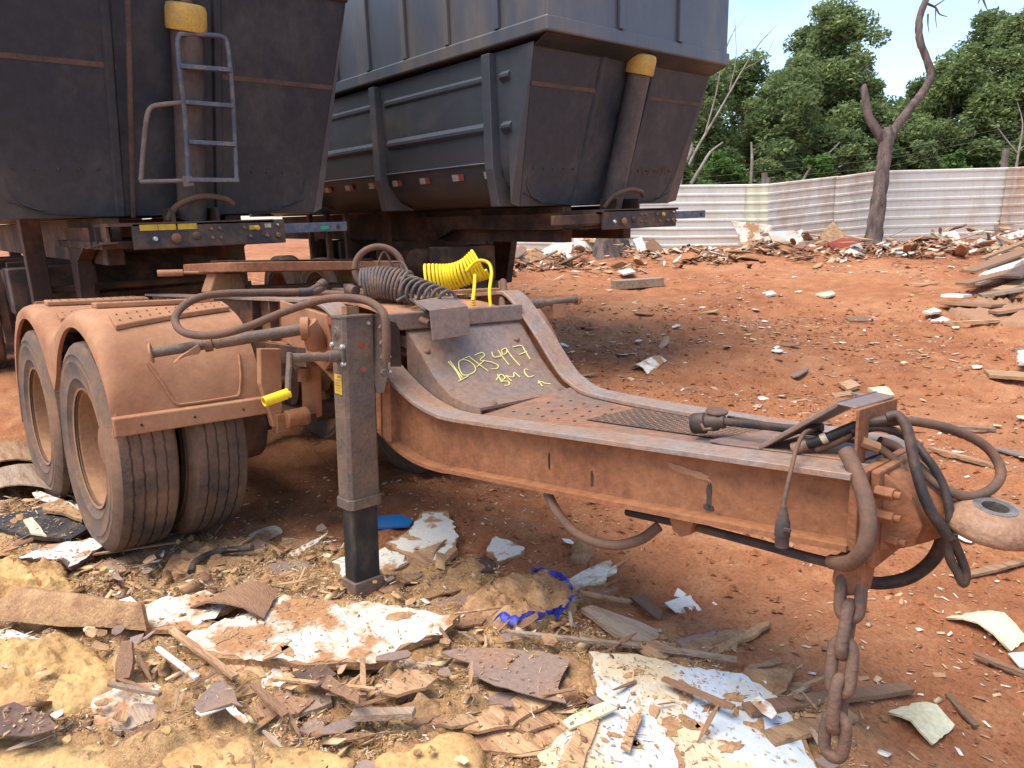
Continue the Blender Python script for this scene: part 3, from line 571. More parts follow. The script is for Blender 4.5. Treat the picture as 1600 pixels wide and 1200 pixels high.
# ---- fenders: double-arch mudguards
def make_fender(sgn, dx):
    f = thing('fender', None, None); f.parent = dol; f.matrix_local = Matrix.Translation((dx, 0, 0))
    a0, a1 = AX; zc = RW
    top = [(a1 - .63, .42), (a1 - .64, .60), (a1 - .62, .82), (a1 - .54, 1.02), (a1 - .38, 1.17), (a1 - .16, 1.235), (a1 + .10, 1.235), (a1 + .32, 1.19), (a1 + .5, 1.125), (-.60, 1.10), (-.50, 1.125), (-.32, 1.19), (-.10, 1.238), (.13, 1.238), (.34, 1.17), (.47, 1.02), (.53, .87), (.56, .72)]
    R0 = .585
    def arc(cx, t0, t1, n): return [(cx + R0 * math.cos(t), zc + .03 + R0 * math.sin(t)) for t in np.linspace(t0, t1, n)]
    low = [(a1 - .60, .42)] + arc(a1, math.pi * .98, math.pi * .17, 14) + [(-.625, .80), (-.60, .775), (-.575, .80)] + arc(a0, math.pi * .83, math.pi * .06, 14) + [(.545, .70)]
    def sm(p, n): return resample([(q.x, q.z) for q in crom([V(x, 0, z) for x, z in p], 6)], n)
    # parametrise both by the same landmark stations
    n1 = 34
    T1 = sm(top[:10], n1); T2 = sm(top[9:], n1); Lw1 = sm(low[:17], n1); Lw2 = sm(low[16:], n1)
    T = T1 + T2[1:]; Lw = Lw1 + Lw2[1:]
    yo, yi, rc = -1.262, -.565, .085
    rows = []
    for (x, z), (lx, lz) in zip(T, Lw):
        d = V(lx - x, 0, lz - z); L_ = d.length; d = d / L_ if L_ > 1e-4 else V(0, 0, -1); rr_ = min(rc, L_ * .6)
        row = [V(x, yi, z), V(x, yi - .22, z), V(x, yi - .44, z), V(x, yo + rc, z)]
        for a in (22, 45, 67, 90):
            a = math.radians(a); row.append(V(x, yo + rc - rc * math.sin(a), z) + d * (rr_ * (1 - math.cos(a))))
        row += [V(x, yo, z) + d * (rr_ + (L_ - rr_) * .5), V(lx, yo, lz), V(lx, yo + .02, lz)]
        rows.append(row)
    mb = MB(); mb.grid(rows)
    if sgn > 0: mb.v = [(p[0], -p[1], p[2]) for p in mb.v]
    sh = mb.build('mudguard_shell', 'fender_plastic', f, 50, solid=.008)
    fl = lambda p: V(p[0], p[1] * (-sgn), p[2])
    # lower lip on the front
    mb = MB(); mb.prism([fl(V(.552, yo - .003, .695)), fl(V(.59, yo - .003, .695)), fl(V(.583, yo - .003, .778)), fl(V(.548, yo - .003, .785))], V(0, (yi - yo + .006) * (-sgn), 0)); lip = mb.build('front_lip', 'fender_plastic', f, None, .006)
    for k in (.12, .38, .64): 
        mb = MB(); c = fl(V(.5885, yo + k * .9, .735)); mb.lathe([(0, .003), (.006, .003), (.006, -.003)], c, (1, 0, 0), 8); mb.build('rivet', 'mat_black', lip)
    # raised rib outline on the front panel
    def front(y, z):
        x = np.interp(z, [.70, .72, .87, 1.02, 1.17], [.563, .562, .535, .475, .345]); return fl(V(x + .004, y, z))
    mb = MB(); mb.tube(crom([front(-1.075, 1.0), front(-1.03, .9), front(-.99, .81), front(-.93, .797), front(-.72, .800), front(-.685, .815), front(-.66, .90), front(-.645, 1.0)], 5), .0065, 6); mb.build('panel_rib', 'fender_plastic', sh, 60)
    # wedge ribs with rows of studs on the crown of each hump
    studs = MB()
    for hc, xs in ((a0, (-.30, .02, .27)), (a1, (-.22, .10, .36))):
        for i, xx in enumerate(xs):
            zt = lambda x: float(np.interp(x + hc, [p[0] for p in T], [p[1] for p in T])) if True else 0
            x0, x1 = xx - .05, xx + .05; sk = (.10, 0.0, -.10)[i]
            A = [V(hc + x0 + sk * (t - .5), yo + .10 + (yi - yo - .12) * t, zt(x0 + sk * (t - .5)) + .004) for t in np.linspace(0, 1, 7)]
            B = [V(hc + x1 + sk * (t - .5), yo + .10 + (yi - yo - .12) * t, zt(x1 + sk * (t - .5)) + .004) for t in np.linspace(0, 1, 7)]
            mb = MB(); mb.strip([fl(p) for p in A], [fl(p) for p in B], (0, 0, .026)); mb.build('tread_rib', 'fender_plastic', sh, None, .006)
            for t in np.linspace(.05, .95, 12):
                for q in (-.022, .022):
                    x = xx + q + sk * (t - .5); c = fl(V(hc + x, yo + .10 + (yi - yo - .12) * t, zt(x) + .030))
                    studs.lathe([(.0042, -.002), (.0042, .003), (.002, .004), (0, .004)], c, (0, 0, 1), 6)
    o = studs.build('grip_studs', 'rim_paint', sh, 40); o['kind'] = 'stuff'
    # stay tube with clamp and end flange
    return f
make_fender(-1, 0); make_fender(1, .42)
mb = MB(); ts, te = dX(236, 552, .70), dX(474, 514, .95); mb.tube([ts, ts.lerp(te, .45)], .022, 14); mb.tube([ts.lerp(te, .40), te], .0275, 14); st_ = mb.build('fender_stay', 'jack_steel', dol, 40)
dr = (te - ts).normalized()
mb = MB(); mb.lathe([(0, -.004), (.042, -.004), (.045, .004), (.024, .008)], ts, dr, 20); mb.build('end_flange', 'fender_plastic', st_, 40)
mb = MB(); c = ts.lerp(te, .36); mb.lathe([(.024, -.018), (.034, -.016), (.034, .016), (.024, .018)], c, dr, 16); mb.build('clamp', 'bolt_steel', st_, 40)
mb = MB(); mb.prism([dX(270, 566, .78), dX(282, 555, .79), dX(308, 538, .80), dX(312, 548, .80), dX(308, 553, .80), dX(290, 556, .79), dX(275, 562, .78)], (.02, 0, 0)); mb.build('clamp_plate', 'fender_plastic', st_, None, .003)
mb = MB(); mb.tube([te + V(-.02, 0, .0), te + V(.0, .03, 0)], .055, 16); mb.tube(crom([te + V(0, .02, .02), te + V(.0, .05, -.03), te + V(-.02, .07, -.09)], 4), .05, 12); mb.build('stay_socket', 'fender_plastic', st_, 50)
mb = MB(); fs_, fe_ = V(1.0, .45, 1.17), V(1.0, 1.33, 1.20); mb.cyl(fs_, fe_.lerp(fs_, .35), .030, 14); mb.cyl(fe_.lerp(fs_, .4), fe_, .022, 14); o = mb.build('fender_stay', 'jack_steel', dol, 40)
mb = MB(); mb.cyl(fe_, fe_ + V(0, .02, 0), .036, 14); mb.build('end_flange', 'fender_plastic', o, 40)
mb = MB(); mb.box((.99, 1.10, 1.09), (1.02, 1.22, 1.18)); mb.build('clamp_plate', 'fender_plastic', o, None, .004)

# ---- suspension pieces seen between fender and jack
mb = MB(); p = [dX(407, 545, .62), dX(440, 545, .62), dX(441, 640, .62), dX(438, 665, .62), dX(428, 668, .62), dX(420, 640, .62), dX(408, 600, .62)]; mb.prism(p, (-.05, 0, 0)); hg = mb.build('spring_hanger', 'fender_plastic', dol, None, .004)
mb = MB(); mb.box(tuple(dX(440, 657, .60) - V(.04, .04, .06)), tuple(dX(440, 657, .60) + V(.03, .04, .04))); mb.build('hanger_clamp', 'beam_steel', hg, None, .006)
mb = MB(); c = dX(446, 656, .63); mb.cyl(c, c + V(0, .12, .005), .048, 20); mb.build('torque_arm_bush', 'beam_steel', dol, 40, .004)
mb = MB(); mb.cyl(dX(486, 565, .55), dX(488, 648, .50), .052, 16); mb.build('damper', 'fender_plastic', dol, 40)
mb = MB(); mb.cyl(dX(474, 575, .60), dX(474, 596, .60), .03, 8); mb.build('hex_nut', 'beam_steel', dol)
mb = MB(); mb.box((.3, -.42, .93), (.75, -.30, 1.03)); mb.box((-.9, -.40, .60), (.60, -.30, .66)); mb.build('spring_seat', 'chassis', dol, None, .004)
for x in (-1.5, -.6, .45): mb = MB(); mb.box((x, -.36, 1.05), (x + .1, .30, 1.2)); mb.build('crossmember', 'chassis', dol)

# ---- fifth wheel and its stand
fw = thing('fifth_wheel', None, None); fw.parent = dol
mb = MB(); out = []
for a in np.linspace(0, 2 * math.pi, 40)[:-1]: out.append((-.32 + .44 * math.copysign(abs(math.cos(a)) ** .35, math.cos(a)), .09 + .60 * math.copysign(abs(math.sin(a)) ** .35, math.sin(a)), 1.412))
mb.prism(out, (0, 0, .055)); mb.build('coupling_plate', 'beam_steel', fw, None, .006)
mb = MB(); mb.prism([(-.75, -.2, 1.475), (-.3, -.45, 1.478), (.1, -.25, 1.473), (.12, .4, 1.476), (-.3, .6, 1.482), (-.7, .35, 1.478)], (0, 0, .004)); mb.build('wear_sheet', 'dark_steel', fw)
for px in (347,):
    mb = MB(); b_ = dX(px, 440, -.25); mb.prism([b_ + V(-.06, -.11, -.06), b_ + V(-.06, .12, -.06), b_ + V(-.06, .07, .06), b_ + V(-.06, -.06, .06)], (.14, 0, 0)); mb.build('pedestal', 'rim_paint', fw, None, .01)
mb = MB(); mb.box((-.5, -.3, 1.268), (-.1, .5, 1.33)); mb.build('stand', 'chassis', fw, None, .01)
mb = MB(); mb.box((-.36, .42, 1.30), (-.18, .60, 1.42)); mb.build('pedestal', 'rim_paint', fw, None, .01)
mb = MB(); mb.tube([dX(246, 427, -.45), dX(286, 426, -.40)], .02, 10); mb.tube([dX(284, 426, -.4), dX(330, 426, -.3)], .009, 8); mb.build('release_lever', 'fender_plastic', fw, 50)
mb = MB(); mb.box(tuple(dX(360, 424, -.2) - V(.03, .06, .02)), tuple(dX(360, 424, -.2) + V(.03, .06, .012))); mb.build('latch_block', 'dark_steel', fw, None, .006)
lk = MB()
for i in range(5):
    c = dX(365, 427, -.15) + V(0, 0, -.022 * i - .01); r = V(0, .007, 0) if i % 2 else V(.007, 0, 0)
    lk.tube([c + r * math.cos(a) + V(0, 0, .014) * math.sin(a) for a in np.linspace(0, 2 * math.pi, 11)], .0025, 5)
lk.build('latch_chain', 'rim_paint', fw, 60)
for y0, z0 in ((-.1, 1.272), (.12, 1.274), (-.22, 1.276)):
    mb = MB(); mb.tube([V(.1, y0, z0 + .02), V(.45, y0 + .05, z0 + .015), V(.9, y0 + .02, z0 + .012)], .013, 8); mb.build('air_pipe', 'hose_dusty', dol, 60)

# ---- jack leg
jk = thing('landing_jack', None, None); jk.parent = dol
X0, X1, Y0, Y1 = 1.385, 1.495, -.625, -.475
def jx(z): return .02 * (1 - z / 1.2)
def oct_(x0, x1, y0, y1, z, c): return [(x0 + c, y0, z), (x1 - c, y0, z), (x1, y0 + c, z), (x1, y1 - c, z), (x1 - c, y1, z), (x0 + c, y1, z), (x0, y1 - c, z), (x0, y0 + c, z)]
def post(x0, x1, y0, y1, z0, z1, c, lean=.03):
    m = MB(); A = oct_(x0 - lean * (1.2 - z0), x1 - lean * (1.2 - z0), y0, y1, z0, c); B = oct_(x0 - lean * (1.2 - z1), x1 - lean * (1.2 - z1), y0, y1, z1, c)
    m.add(A + B, [tuple(range(7, -1, -1)), tuple(range(8, 16))] + [(i, (i + 1) % 8, (i + 1) % 8 + 8, i + 8) for i in range(8)]); return m
ot = post(X0, X1, Y0, Y1, .43, 1.215, .014).build('outer_tube', 'jack_steel', jk, 30, .002)
post(X0 - .008, X1 + .008, Y0 - .008, Y1 + .008, .405, .45, .018).build('collar', 'jack_steel', jk, 30, .003)
post(X0 + .012, X1 - .008, Y0 + .012, Y1 - .012, .06, .42, .006).build('inner_tube', 'jack_black', jk, 30, .002)
post(X0 + .0, X1 + .004, Y0 - .0, Y1 + .0, .0, .075, .006).build('foot', 'jack_steel', jk, 30, .004)
mb = MB(); mb.prism([(1.40, Y1, .0), (1.47, Y1, .0), (1.46, Y1 + .07, .0)], (-.01, 0, .05)); mb.build('foot_gusset', 'jack_steel', jk, None, .003)
mb = MB(); mb.prism(oct_(X0 - .004, X1 + .004, Y0 - .004, Y1 + .004, 1.213, .02), (0, 0, .012)); mb.build('top_cap', 'jack_steel', jk, None, .003)
mb = MB(); mb.box((1.41, -.58, 1.225), (1.415, -.50, 1.26)); mb.box((1.41, -.58, 1.225), (1.45, -.575, 1.262)); mb.build('top_lug', 'rim_paint', jk, None, .002)
c = V(1.435, Y0 + .002, 1.155); mb = MB(); mb.lathe([(0, .012), (.012, .012), (.014, .008), (.024, .008), (.027, .004), (.034, .003), (.036, -.004)], c, (0, -1, 0), 24); mb.build('gearbox_boss', 'jack_steel', ot, 40)
for dx_, dz_ in ((-.035, -.05), (.045, -.055), (.045, -.125)):
    mb = MB(); q = c + V(dx_, 0, dz_); mb.lathe([(0, .012), (.008, .012), (.012, .006), (.012, -.004)], q, (0, -1, 0), 10); mb.build('bolt', 'bright_bolt', ot, 50)
mb = MB(); mb.prism([c + V(-.02, .002, -.06), c + V(.055, .002, -.055), c + V(.055, .002, -.135), c + V(-.01, .002, -.12)], (0, -.012, 0)); mb.build('shaft_plate', 'jack_steel', ot, None, .003)
cr_ = thing('crank', None, None); cr_.parent = jk
s0 = V(1.455, -.615, 1.06); s1 = V(1.452, -.835, 1.075); mb = MB(); mb.cyl(s0, s0.lerp(s1, .3), .024, 16); mb.cyl(s0.lerp(s1, .25), s1, .0175, 14); mb.build('crank_shaft', 'jack_steel', cr_, 40, .002)
mb = MB(); a1 = dX(449, 622, 1.455); mb.bar(s1 + V(0, -.004, .022), a1, .034, .010, up=(0, 1, 0)); mb.build('crank_arm', 'jack_steel', cr_, None, .002)
g1 = dX(412, 628, 1.455); g0 = dX(452, 614, 1.455); mb = MB(); dg = (g1 - g0).normalized(); L_ = (g1 - g0).length
mb.lathe([(.0125, -.0), (.0205, 0), (.0205, L_), (.0145, L_), (.0145, L_ - .05)], g0, dg, 20); mb.build('grip', 'yellow_plastic', cr_, 40, .002)
mb = MB(); k0 = dY(526, 613, Y0); s_ = [dY(526, 613, Y0 - .002), dY(548.5, 615, Y0 - .002), dY(548.5, 645, Y0 - .002), dY(527, 640, Y0 - .002)]
stk_ = MB().prism([V(1.405, Y0 - .0015, .985), V(1.462, Y0 - .0015, .985), V(1.459, Y0 - .0015, .90), V(1.402, Y0 - .0015, .905)], (0, -.001, 0)).build('warning_sticker', 'yellow_sticker', ot)
mb = MB()
for k in range(5): mb.box((1.410, Y0 - .0033, .915 + .011 * k), (1.452 - .006 * (k % 2), Y0 - .0027, .918 + .011 * k))
mb.box((1.428, Y0 - .0034, .972), (1.455, Y0 - .0027, .979)); mb.build('sticker_print', 'wood_brown', stk_)
for (y, z) in ((-.545, 1.10), (-.54, 1.0)):
    mb = MB(); q = V(X1 + .001 - .03 * (1.2 - z), y, z)
    pts = [q + V(0, math.cos(a) * .014 * (1 + .4 * math.sin(3 * a)), math.sin(a) * .011) for a in np.linspace(0, 2 * math.pi, 12)[:-1]]; mb.prism(pts, (.001, 0, 0)); mb.build('paint_dab', 'red_paint', ot)
q = V(X1 - .03 * .05, -.51, 1.19); mb = MB(); mb.lathe([(0, .008), (.007, .008), (.008, -.002)], q, (1, 0, 0), 8); mb.build('bolt', 'bright_bolt', ot)
# mounting bracket between jack and beam
br = thing('jack_bracket', None, None); br.parent = dol
mb = MB(); mb.prism([(1.46, -.474, 1.22), (1.50, -.468, 1.24), (1.52, -.402, 1.24), (1.535, -.398, 1.02), (1.50, -.42, .90), (1.47, -.45, .90), (1.455, -.474, .96)], (.012, 0, 0))
mb = MB(); mb.prism([dD(585, 492, 2.95), dD(603, 484, 2.93), dD(607, 500, 2.92), dD(606, 590, 2.95), dD(600, 614, 2.97), dD(589, 614, 2.98), dD(585, 590, 2.97)], (-.012, .0, 0)); mb.build('bracket_plate', 'jack_steel', br, None, .002)
mb = MB(); mb.prism([dD(606, 500, 2.99), dD(617, 503, 3.0), dD(624, 515, 3.02), dD(627, 573, 3.06), dD(610, 573, 3.02)], (-.012, .01, 0)); mb.build('bracket_ear', 'chassis', br, None, .002)
mb = MB(); mb.prism([dD(597, 590, 3.0), dD(609, 590, 3.0), dD(612, 690, 3.07), dD(605, 691, 3.07), dD(598, 680, 3.06)], (-.014, .0, 0)); mb.build('bracket_strap', 'beam_steel', br, None, .002)
for px, py in ((596, 512), (597, 537), (598, 559), (599, 582)):
    mb = MB(); q = dD(px, py, 2.93); mb.cyl(q, q + V(.018, -.002, 0), .017, 6); mb.build('bolt', 'jack_steel', br, None, .002)
    mb = MB(); q = dD(px + 10, py - 2, 2.97); mb.lathe([(0, .010), (.006, .010), (.010, 0)], q, V(.8, -.3, 0), 8); mb.build('nut', 'bright_bolt', br, 50)
mb = MB(); mb.prism([dY(506, 492, -.412), dY(518, 496, -.412), dY(517, 508, -.412), dY(505, 503, -.412)], (0, -.002, 0)); mb.build('red_reflector', 'red_paint', dol)
mb = MB(); mb.box((1.30, -.47, .95), (1.45, -.415, 1.16)); mb.build('mounting_pad', 'jack_steel', br, None, .004)

# ---- front end: end plate, tapered coupling head, towing eye
mb = MB(); mb.box((3.39, -.40, .715), (3.412, .05, .905)); mb.build('end_plate', 'beam_steel', dol, None, .003)
wl = MB()
for k in range(44):
    q = V(3.386, -.3575 + .0005 * (k % 3), .725 + k * .0039); wl.lathe([(0, .004), (.004, .002), (.0045, -.001)], q, (0, -1, 0), 6)
o = wl.build('weld_bead', 'beam_steel', dol, 60); o['kind'] = 'stuff'
hd = thing('coupling_head', None, None); hd.parent = dol
mb = MB(); mb.box((3.414, -.34, .66), (3.436, -.01, .905)); mb.build('flange_plate', 'beam_steel', hd, None, .006)
sec = [(3.436, -.30, -.05, .69, .89), (3.47, -.275, -.08, .70, .875), (3.51, -.24, -.115, .715, .85), (3.545, -.21, -.135, .735, .825), (3.575, -.20, -.14, .745, .82)]
mb = MB(); rows = []
for x, ya, yb, za, zb in sec:
    c = .025; rows.append([V(x, ya + c, za), V(x, yb - c, za), V(x, yb, za + c), V(x, yb, zb - c), V(x, yb - c, zb), V(x, ya + c, zb), V(x, ya, zb - c), V(x, ya, za + c), V(x, ya + c, za)])
mb.grid(rows); mb.add(rows[-1][:-1], [tuple(range(8))]); mb.build('cast_neck', 'beam_steel', hd, 45)
for y in (-.315, -.035):
    mb = MB(); mb.prism([(3.436, y, .70), (3.50, y * .75 - .04, .72), (3.515, y * .75 - .04, .77), (3.49, y * .8 - .03, .84), (3.436, y, .895)], (0, .016, 0)); mb.build('gusset', 'beam_steel', hd, None, .003)
for px, py in ((1389, 772), (1389, 808), (1427, 826), (1412, 838), (1397, 846)):
    q = dX(px, py, 3.462); mb = MB(); mb.cyl(q - V(.03, 0, 0), q + V(.012, -.002, 0), .0165, 6); mb.cyl(q + V(.01, 0, 0), q + V(.026, 0, 0), .010, 10); mb.build('bolt', 'beam_steel', hd, 40, .002)
ec = dY(1550, 812, -.17); mb = MB(); mb.lathe([(.036, -.030), (.075, -.034), (.094, -.026), (.099, -.012), (.090, .012), (.066, .030), (.040, .034)], ec, (0.16, -.10, 1), 40, closed=True); eye = mb.build('towing_eye', 'eye_steel', hd, 50)
mb = MB(); mb.lathe([(.026, -.03), (.036, -.03), (.046, .0345), (.034, .037), (.028, .034)], ec, (0.16, -.10, 1), 32, closed=True); mb.build('eye_bush', 'grease', eye, 50)
mb = MB(); rows = []
for t in np.linspace(0, 1, 6):
    c = V(3.56, -.17, .785).lerp(ec + V(-.05, 0, .002), t); hy, hz = .038 + .035 * t, .042 - .014 * t; rows.append([c + V(0, math.cos(a) * hy, math.sin(a) * hz) for a in np.linspace(0, 2 * math.pi, 15)])
mb.grid(rows); mb.build('eye_shank', 'eye_steel', hd, 60)
# hose bracket standing on the deck
hb = thing('hose_bracket', None, None); hb.parent = dol
tA, tB = dX(1338, 640, 3.36), dX(1398, 622, 3.36); bA, bB = decku(3.10, .02), decku(3.10, .02) + V(0, (tB - tA).y, .005)
mb = MB(); mb.prism([tA, tB, tB + V(-.05, 0, .006), tA + V(-.05, 0, .006)], (0, 0, .006)); mb.prism([tA + V(-.045, 0, .0), tB + V(-.045, 0, 0), bB, bA], (.0, 0, .016)); mb.build('bracket_arm', 'plate_steel', hb, None, .003)
mb = MB(); mb.prism([tA, tB, tB + V(.0, 0, -.045), tA.lerp(tB, .75) + V(0, 0, -.03), tA.lerp(tB, .5) + V(0, 0, -.06), tA.lerp(tB, .28) + V(0, 0, -.045), tA.lerp(tB, .2) + V(0, 0, -.15), tA + V(.0, 0, -.16)], (.008, 0, 0)); mb.build('bracket_face', 'beam_steel', hb, None, .002)
# hoses and cables at the coupling
def hose(pts, r, mat, name='hose', par=dol, n=10):
    mb = MB(); mb.tube(crom(pts, 7), r, n); return mb.build(name, mat, par, 60)
hose([dD(1322, 705, 1.72), dD(1336, 735, 1.68), dD(1352, 780, 1.64), dD(1357, 825, 1.62), dD(1347, 862, 1.63), dD(1325, 880, 1.68), dD(1300, 878, 1.75)], .019, 'hose_dusty', 'air_hose')
hose([dD(1300, 880, 1.76), dD(1260, 870, 1.82), dD(1180, 848, 1.95), dD(1080, 822, 2.12), dD(980, 800, 2.35)], .013, 'hose_black', 'air_hose')
hose([dD(1030, 822, 2.26), dD(1000, 843, 2.28), dD(955, 852, 2.32), dD(905, 836, 2.38), dD(872, 802, 2.42), dD(855, 770, 2.46)], .017, 'hose_dusty', 'air_hose')
mb = MB(); q = dD(1064, 822, 2.1); mb.prism([q + V(-.05, 0, .035), q + V(.045, 0, .035), q + V(.03, 0, -.02), q + V(.0, 0, -.035), q + V(-.03, 0, -.02)], (0, .05, 0)); mb.build('hose_clip', 'beam_steel', dol, None, .004)
hose([dD(1275, 702, 1.86), dD(1310, 688, 1.83), dD(1350, 668, 1.80), dD(1400, 658, 1.78), dD(1450, 662, 1.78), dD(1500, 675, 1.78), dD(1545, 702, 1.78), dD(1564, 738, 1.76), dD(1548, 765, 1.72), dD(1512, 776, 1.70), dD(1480, 766, 1.70), dD(1455, 748, 1.72), dD(1435, 728, 1.76)], .012, 'hose_dusty', 'air_hose')
hose([dD(1385, 652, 1.74), dD(1403, 650, 1.73), dD(1418, 672, 1.71), dD(1428, 720, 1.69), dD(1440, 765, 1.67), dD(1455, 800, 1.66), dD(1470, 822, 1.66), dD(1484, 842, 1.66)], .0125, 'hose_black', 'air_hose')
hose([dD(1330, 676, 1.80), dD(1375, 668, 1.78), dD(1420, 685, 1.76), dD(1450, 718, 1.72), dD(1472, 755, 1.70), dD(1484, 800, 1.68), dD(1482, 840, 1.68), dD(1484, 872, 1.68), dD(1496, 894, 1.68), dD(1505, 912, 1.68), dD(1509, 895, 1.68), dD(1500, 868, 1.68), dD(1488, 840, 1.67)], .0105, 'hose_black', 'air_hose')
hose([dD(1350, 697, 1.82), dD(1376, 702, 1.80), dD(1400, 722, 1.78), dD(1418, 745, 1.76), dD(1434, 772, 1.75)], .0105, 'hose_dusty', 'air_hose')
hose([dD(1462, 762, 1.80), dD(1476, 820, 1.80), dD(1462, 868, 1.82), dD(1425, 900, 1.86), dD(1380, 911, 1.88), dD(1345, 908, 1.88)], .0175, 'hose_black', 'air_hose')
hose([dD(1374, 690, 1.9), dD(1400, 700, 1.9), dD(1420, 725, 1.88), dD(1440, 760, 1.86)], .015, 'hose_dusty', 'air_hose')
hose([dD(1240, 701, 1.88), dD(1290, 685, 1.84), dD(1340, 665, 1.80), dD(1400, 655, 1.76)], .0135, 'hose_black', 'air_hose')
mb = MB(); mb.cyl(dD(1283, 687, 1.838), dD(1292, 683, 1.832), .0142, 12); mb.build('hose_label', 'white_paint', dol, 60)
mb = MB(); mb.cyl(dD(1238, 702, 1.88), dD(1262, 695, 1.86), .0165, 10); mb.build('hose_ferrule', 'bolt_steel', dol, 40)
mb = MB(); mb.cyl(dD(1345, 690, 1.76), dD(1372, 700, 1.76), .014, 8); mb.build('hose_ferrule', 'rim_paint', dol, 40)
# electric plugs
pg = thing('electric_plug', None, None); pg.parent = dol
c0 = dD(1224, 796, 1.70); mb = MB(); mb.lathe([(0, .01), (.008, .01), (.010, -.005), (.013, -.012), (.013, -.022), (.017, -.03), (.0185, -.06), (.0185, -.066), (.0165, -.07), (.0165, -.093), (0, -.093)], c0, (0, 0, 1), 20); mb.build('plug_body', 'dark_steel', pg, 35)
mb = MB(); mb.box(tuple(c0 + V(.012, -.022, -.045)), tuple(c0 + V(.028, -.014, -.038))); mb.build('plug_tab', 'dark_steel', pg)
hose([c0 + V(0, 0, .005), dD(1228, 770, 1.705), dD(1236, 735, 1.72), dD(1245, 700, 1.76), dD(1258, 676, 1.82), dD(1280, 670, 1.88)], .0055, 'hose_dusty', 'plug_cable', pg, 8)
sk = thing('electric_socket', None, None); sk.parent = dol
a, b = dD(1082, 662, 2.17), dD(1128, 659, 2.12); dd = (b - a).normalized(); mb = MB(); mb.lathe([(0, 0), (.030, 0), (.032, .005), (.032, .04), (.026, .045), (.026, .075), (.02, .085), (.02, .1), (0, .1)], a, dd, 20); mb.build('socket_body', 'hose_black', sk, 35)
mb = MB(); q = dD(1120, 643, 2.14); mb.lathe([(0, .004), (.032, .004), (.034, 0), (.032, -.004), (.012, -.006), (.012, -.03)], q, (0.1, -.1, 1), 20); mb.build('socket_cap', 'dark_steel', sk, 35)
mb = MB(); mb.tube([dD(1096, 663, 2.12), dD(1100, 671, 2.1), dD(1112, 670, 2.08)], .005, 6); mb.build('cap_lever', 'bolt_steel', sk, 60)
hose([dD(1128, 658, 2.12), dD(1160, 662, 2.06), dD(1200, 666, 1.98), dD(1240, 670, 1.92), dD(1285, 668, 1.86)], .012, 'hose_black', 'socket_cable', sk, 10)
hose([dD(1138, 652, 2.16), dD(1190, 661, 2.04), dD(1245, 674, 1.92), dD(1300, 680, 1.84)], .006, 'hose_black', 'plug_cable', sk, 8)

# ---- safety chain hanging from the coupling
hs_ = MB(); q = dD(1328, 902, 1.78); hs_.prism([q + V(-.03, -.02, .06), q + V(.05, -.02, .06), q + V(.04, -.02, -.03), q + V(-.01, -.02, -.05), q + V(-.04, -.02, -.02)], (0, .06, 0)); hs_.build('chain_hanger', 'beam_steel', dol, None, .01)
chn = thing('safety_chain', 'heavy rusty safety chain hanging from the dolly coupling to the ground', 'chain', (0, 0, 0))
chp = [(1331, 905, 1.77), (1327, 955, 1.75), (1318, 1012, 1.73), (1312, 1072, 1.72), (1307, 1128, 1.72), (1302, 1172, 1.73)]
LKM = None
for i in range(len(chp) - 1):
    a = Vector(RD @ np.array(dD(*chp[i]))); b = Vector(RD @ np.array(dD(*chp[i + 1]))); ax = (b - a).normalized(); ln = (b - a).length * .5 + .018
    side = ax.orthogonal().normalized(); side = Matrix.Rotation(math.radians(35 + 90 * i + rr.uniform(-12, 12)), 3, ax) @ side; c = (a + b) / 2
    pts = []
    for t in np.linspace(0, 2 * math.pi, 29):
        ct, s2 = math.cos(t), math.sin(t); pts.append(c + side * (.0235 * ct) + ax * ((ln - .031) * (1 if s2 > 0 else -1) * min(1, abs(s2) * 3) + .031 * s2))
    mb = MB(); mb.tube(pts, .0148, 10, cap=False); mb.build('link', 'chain_steel', chn, 60)
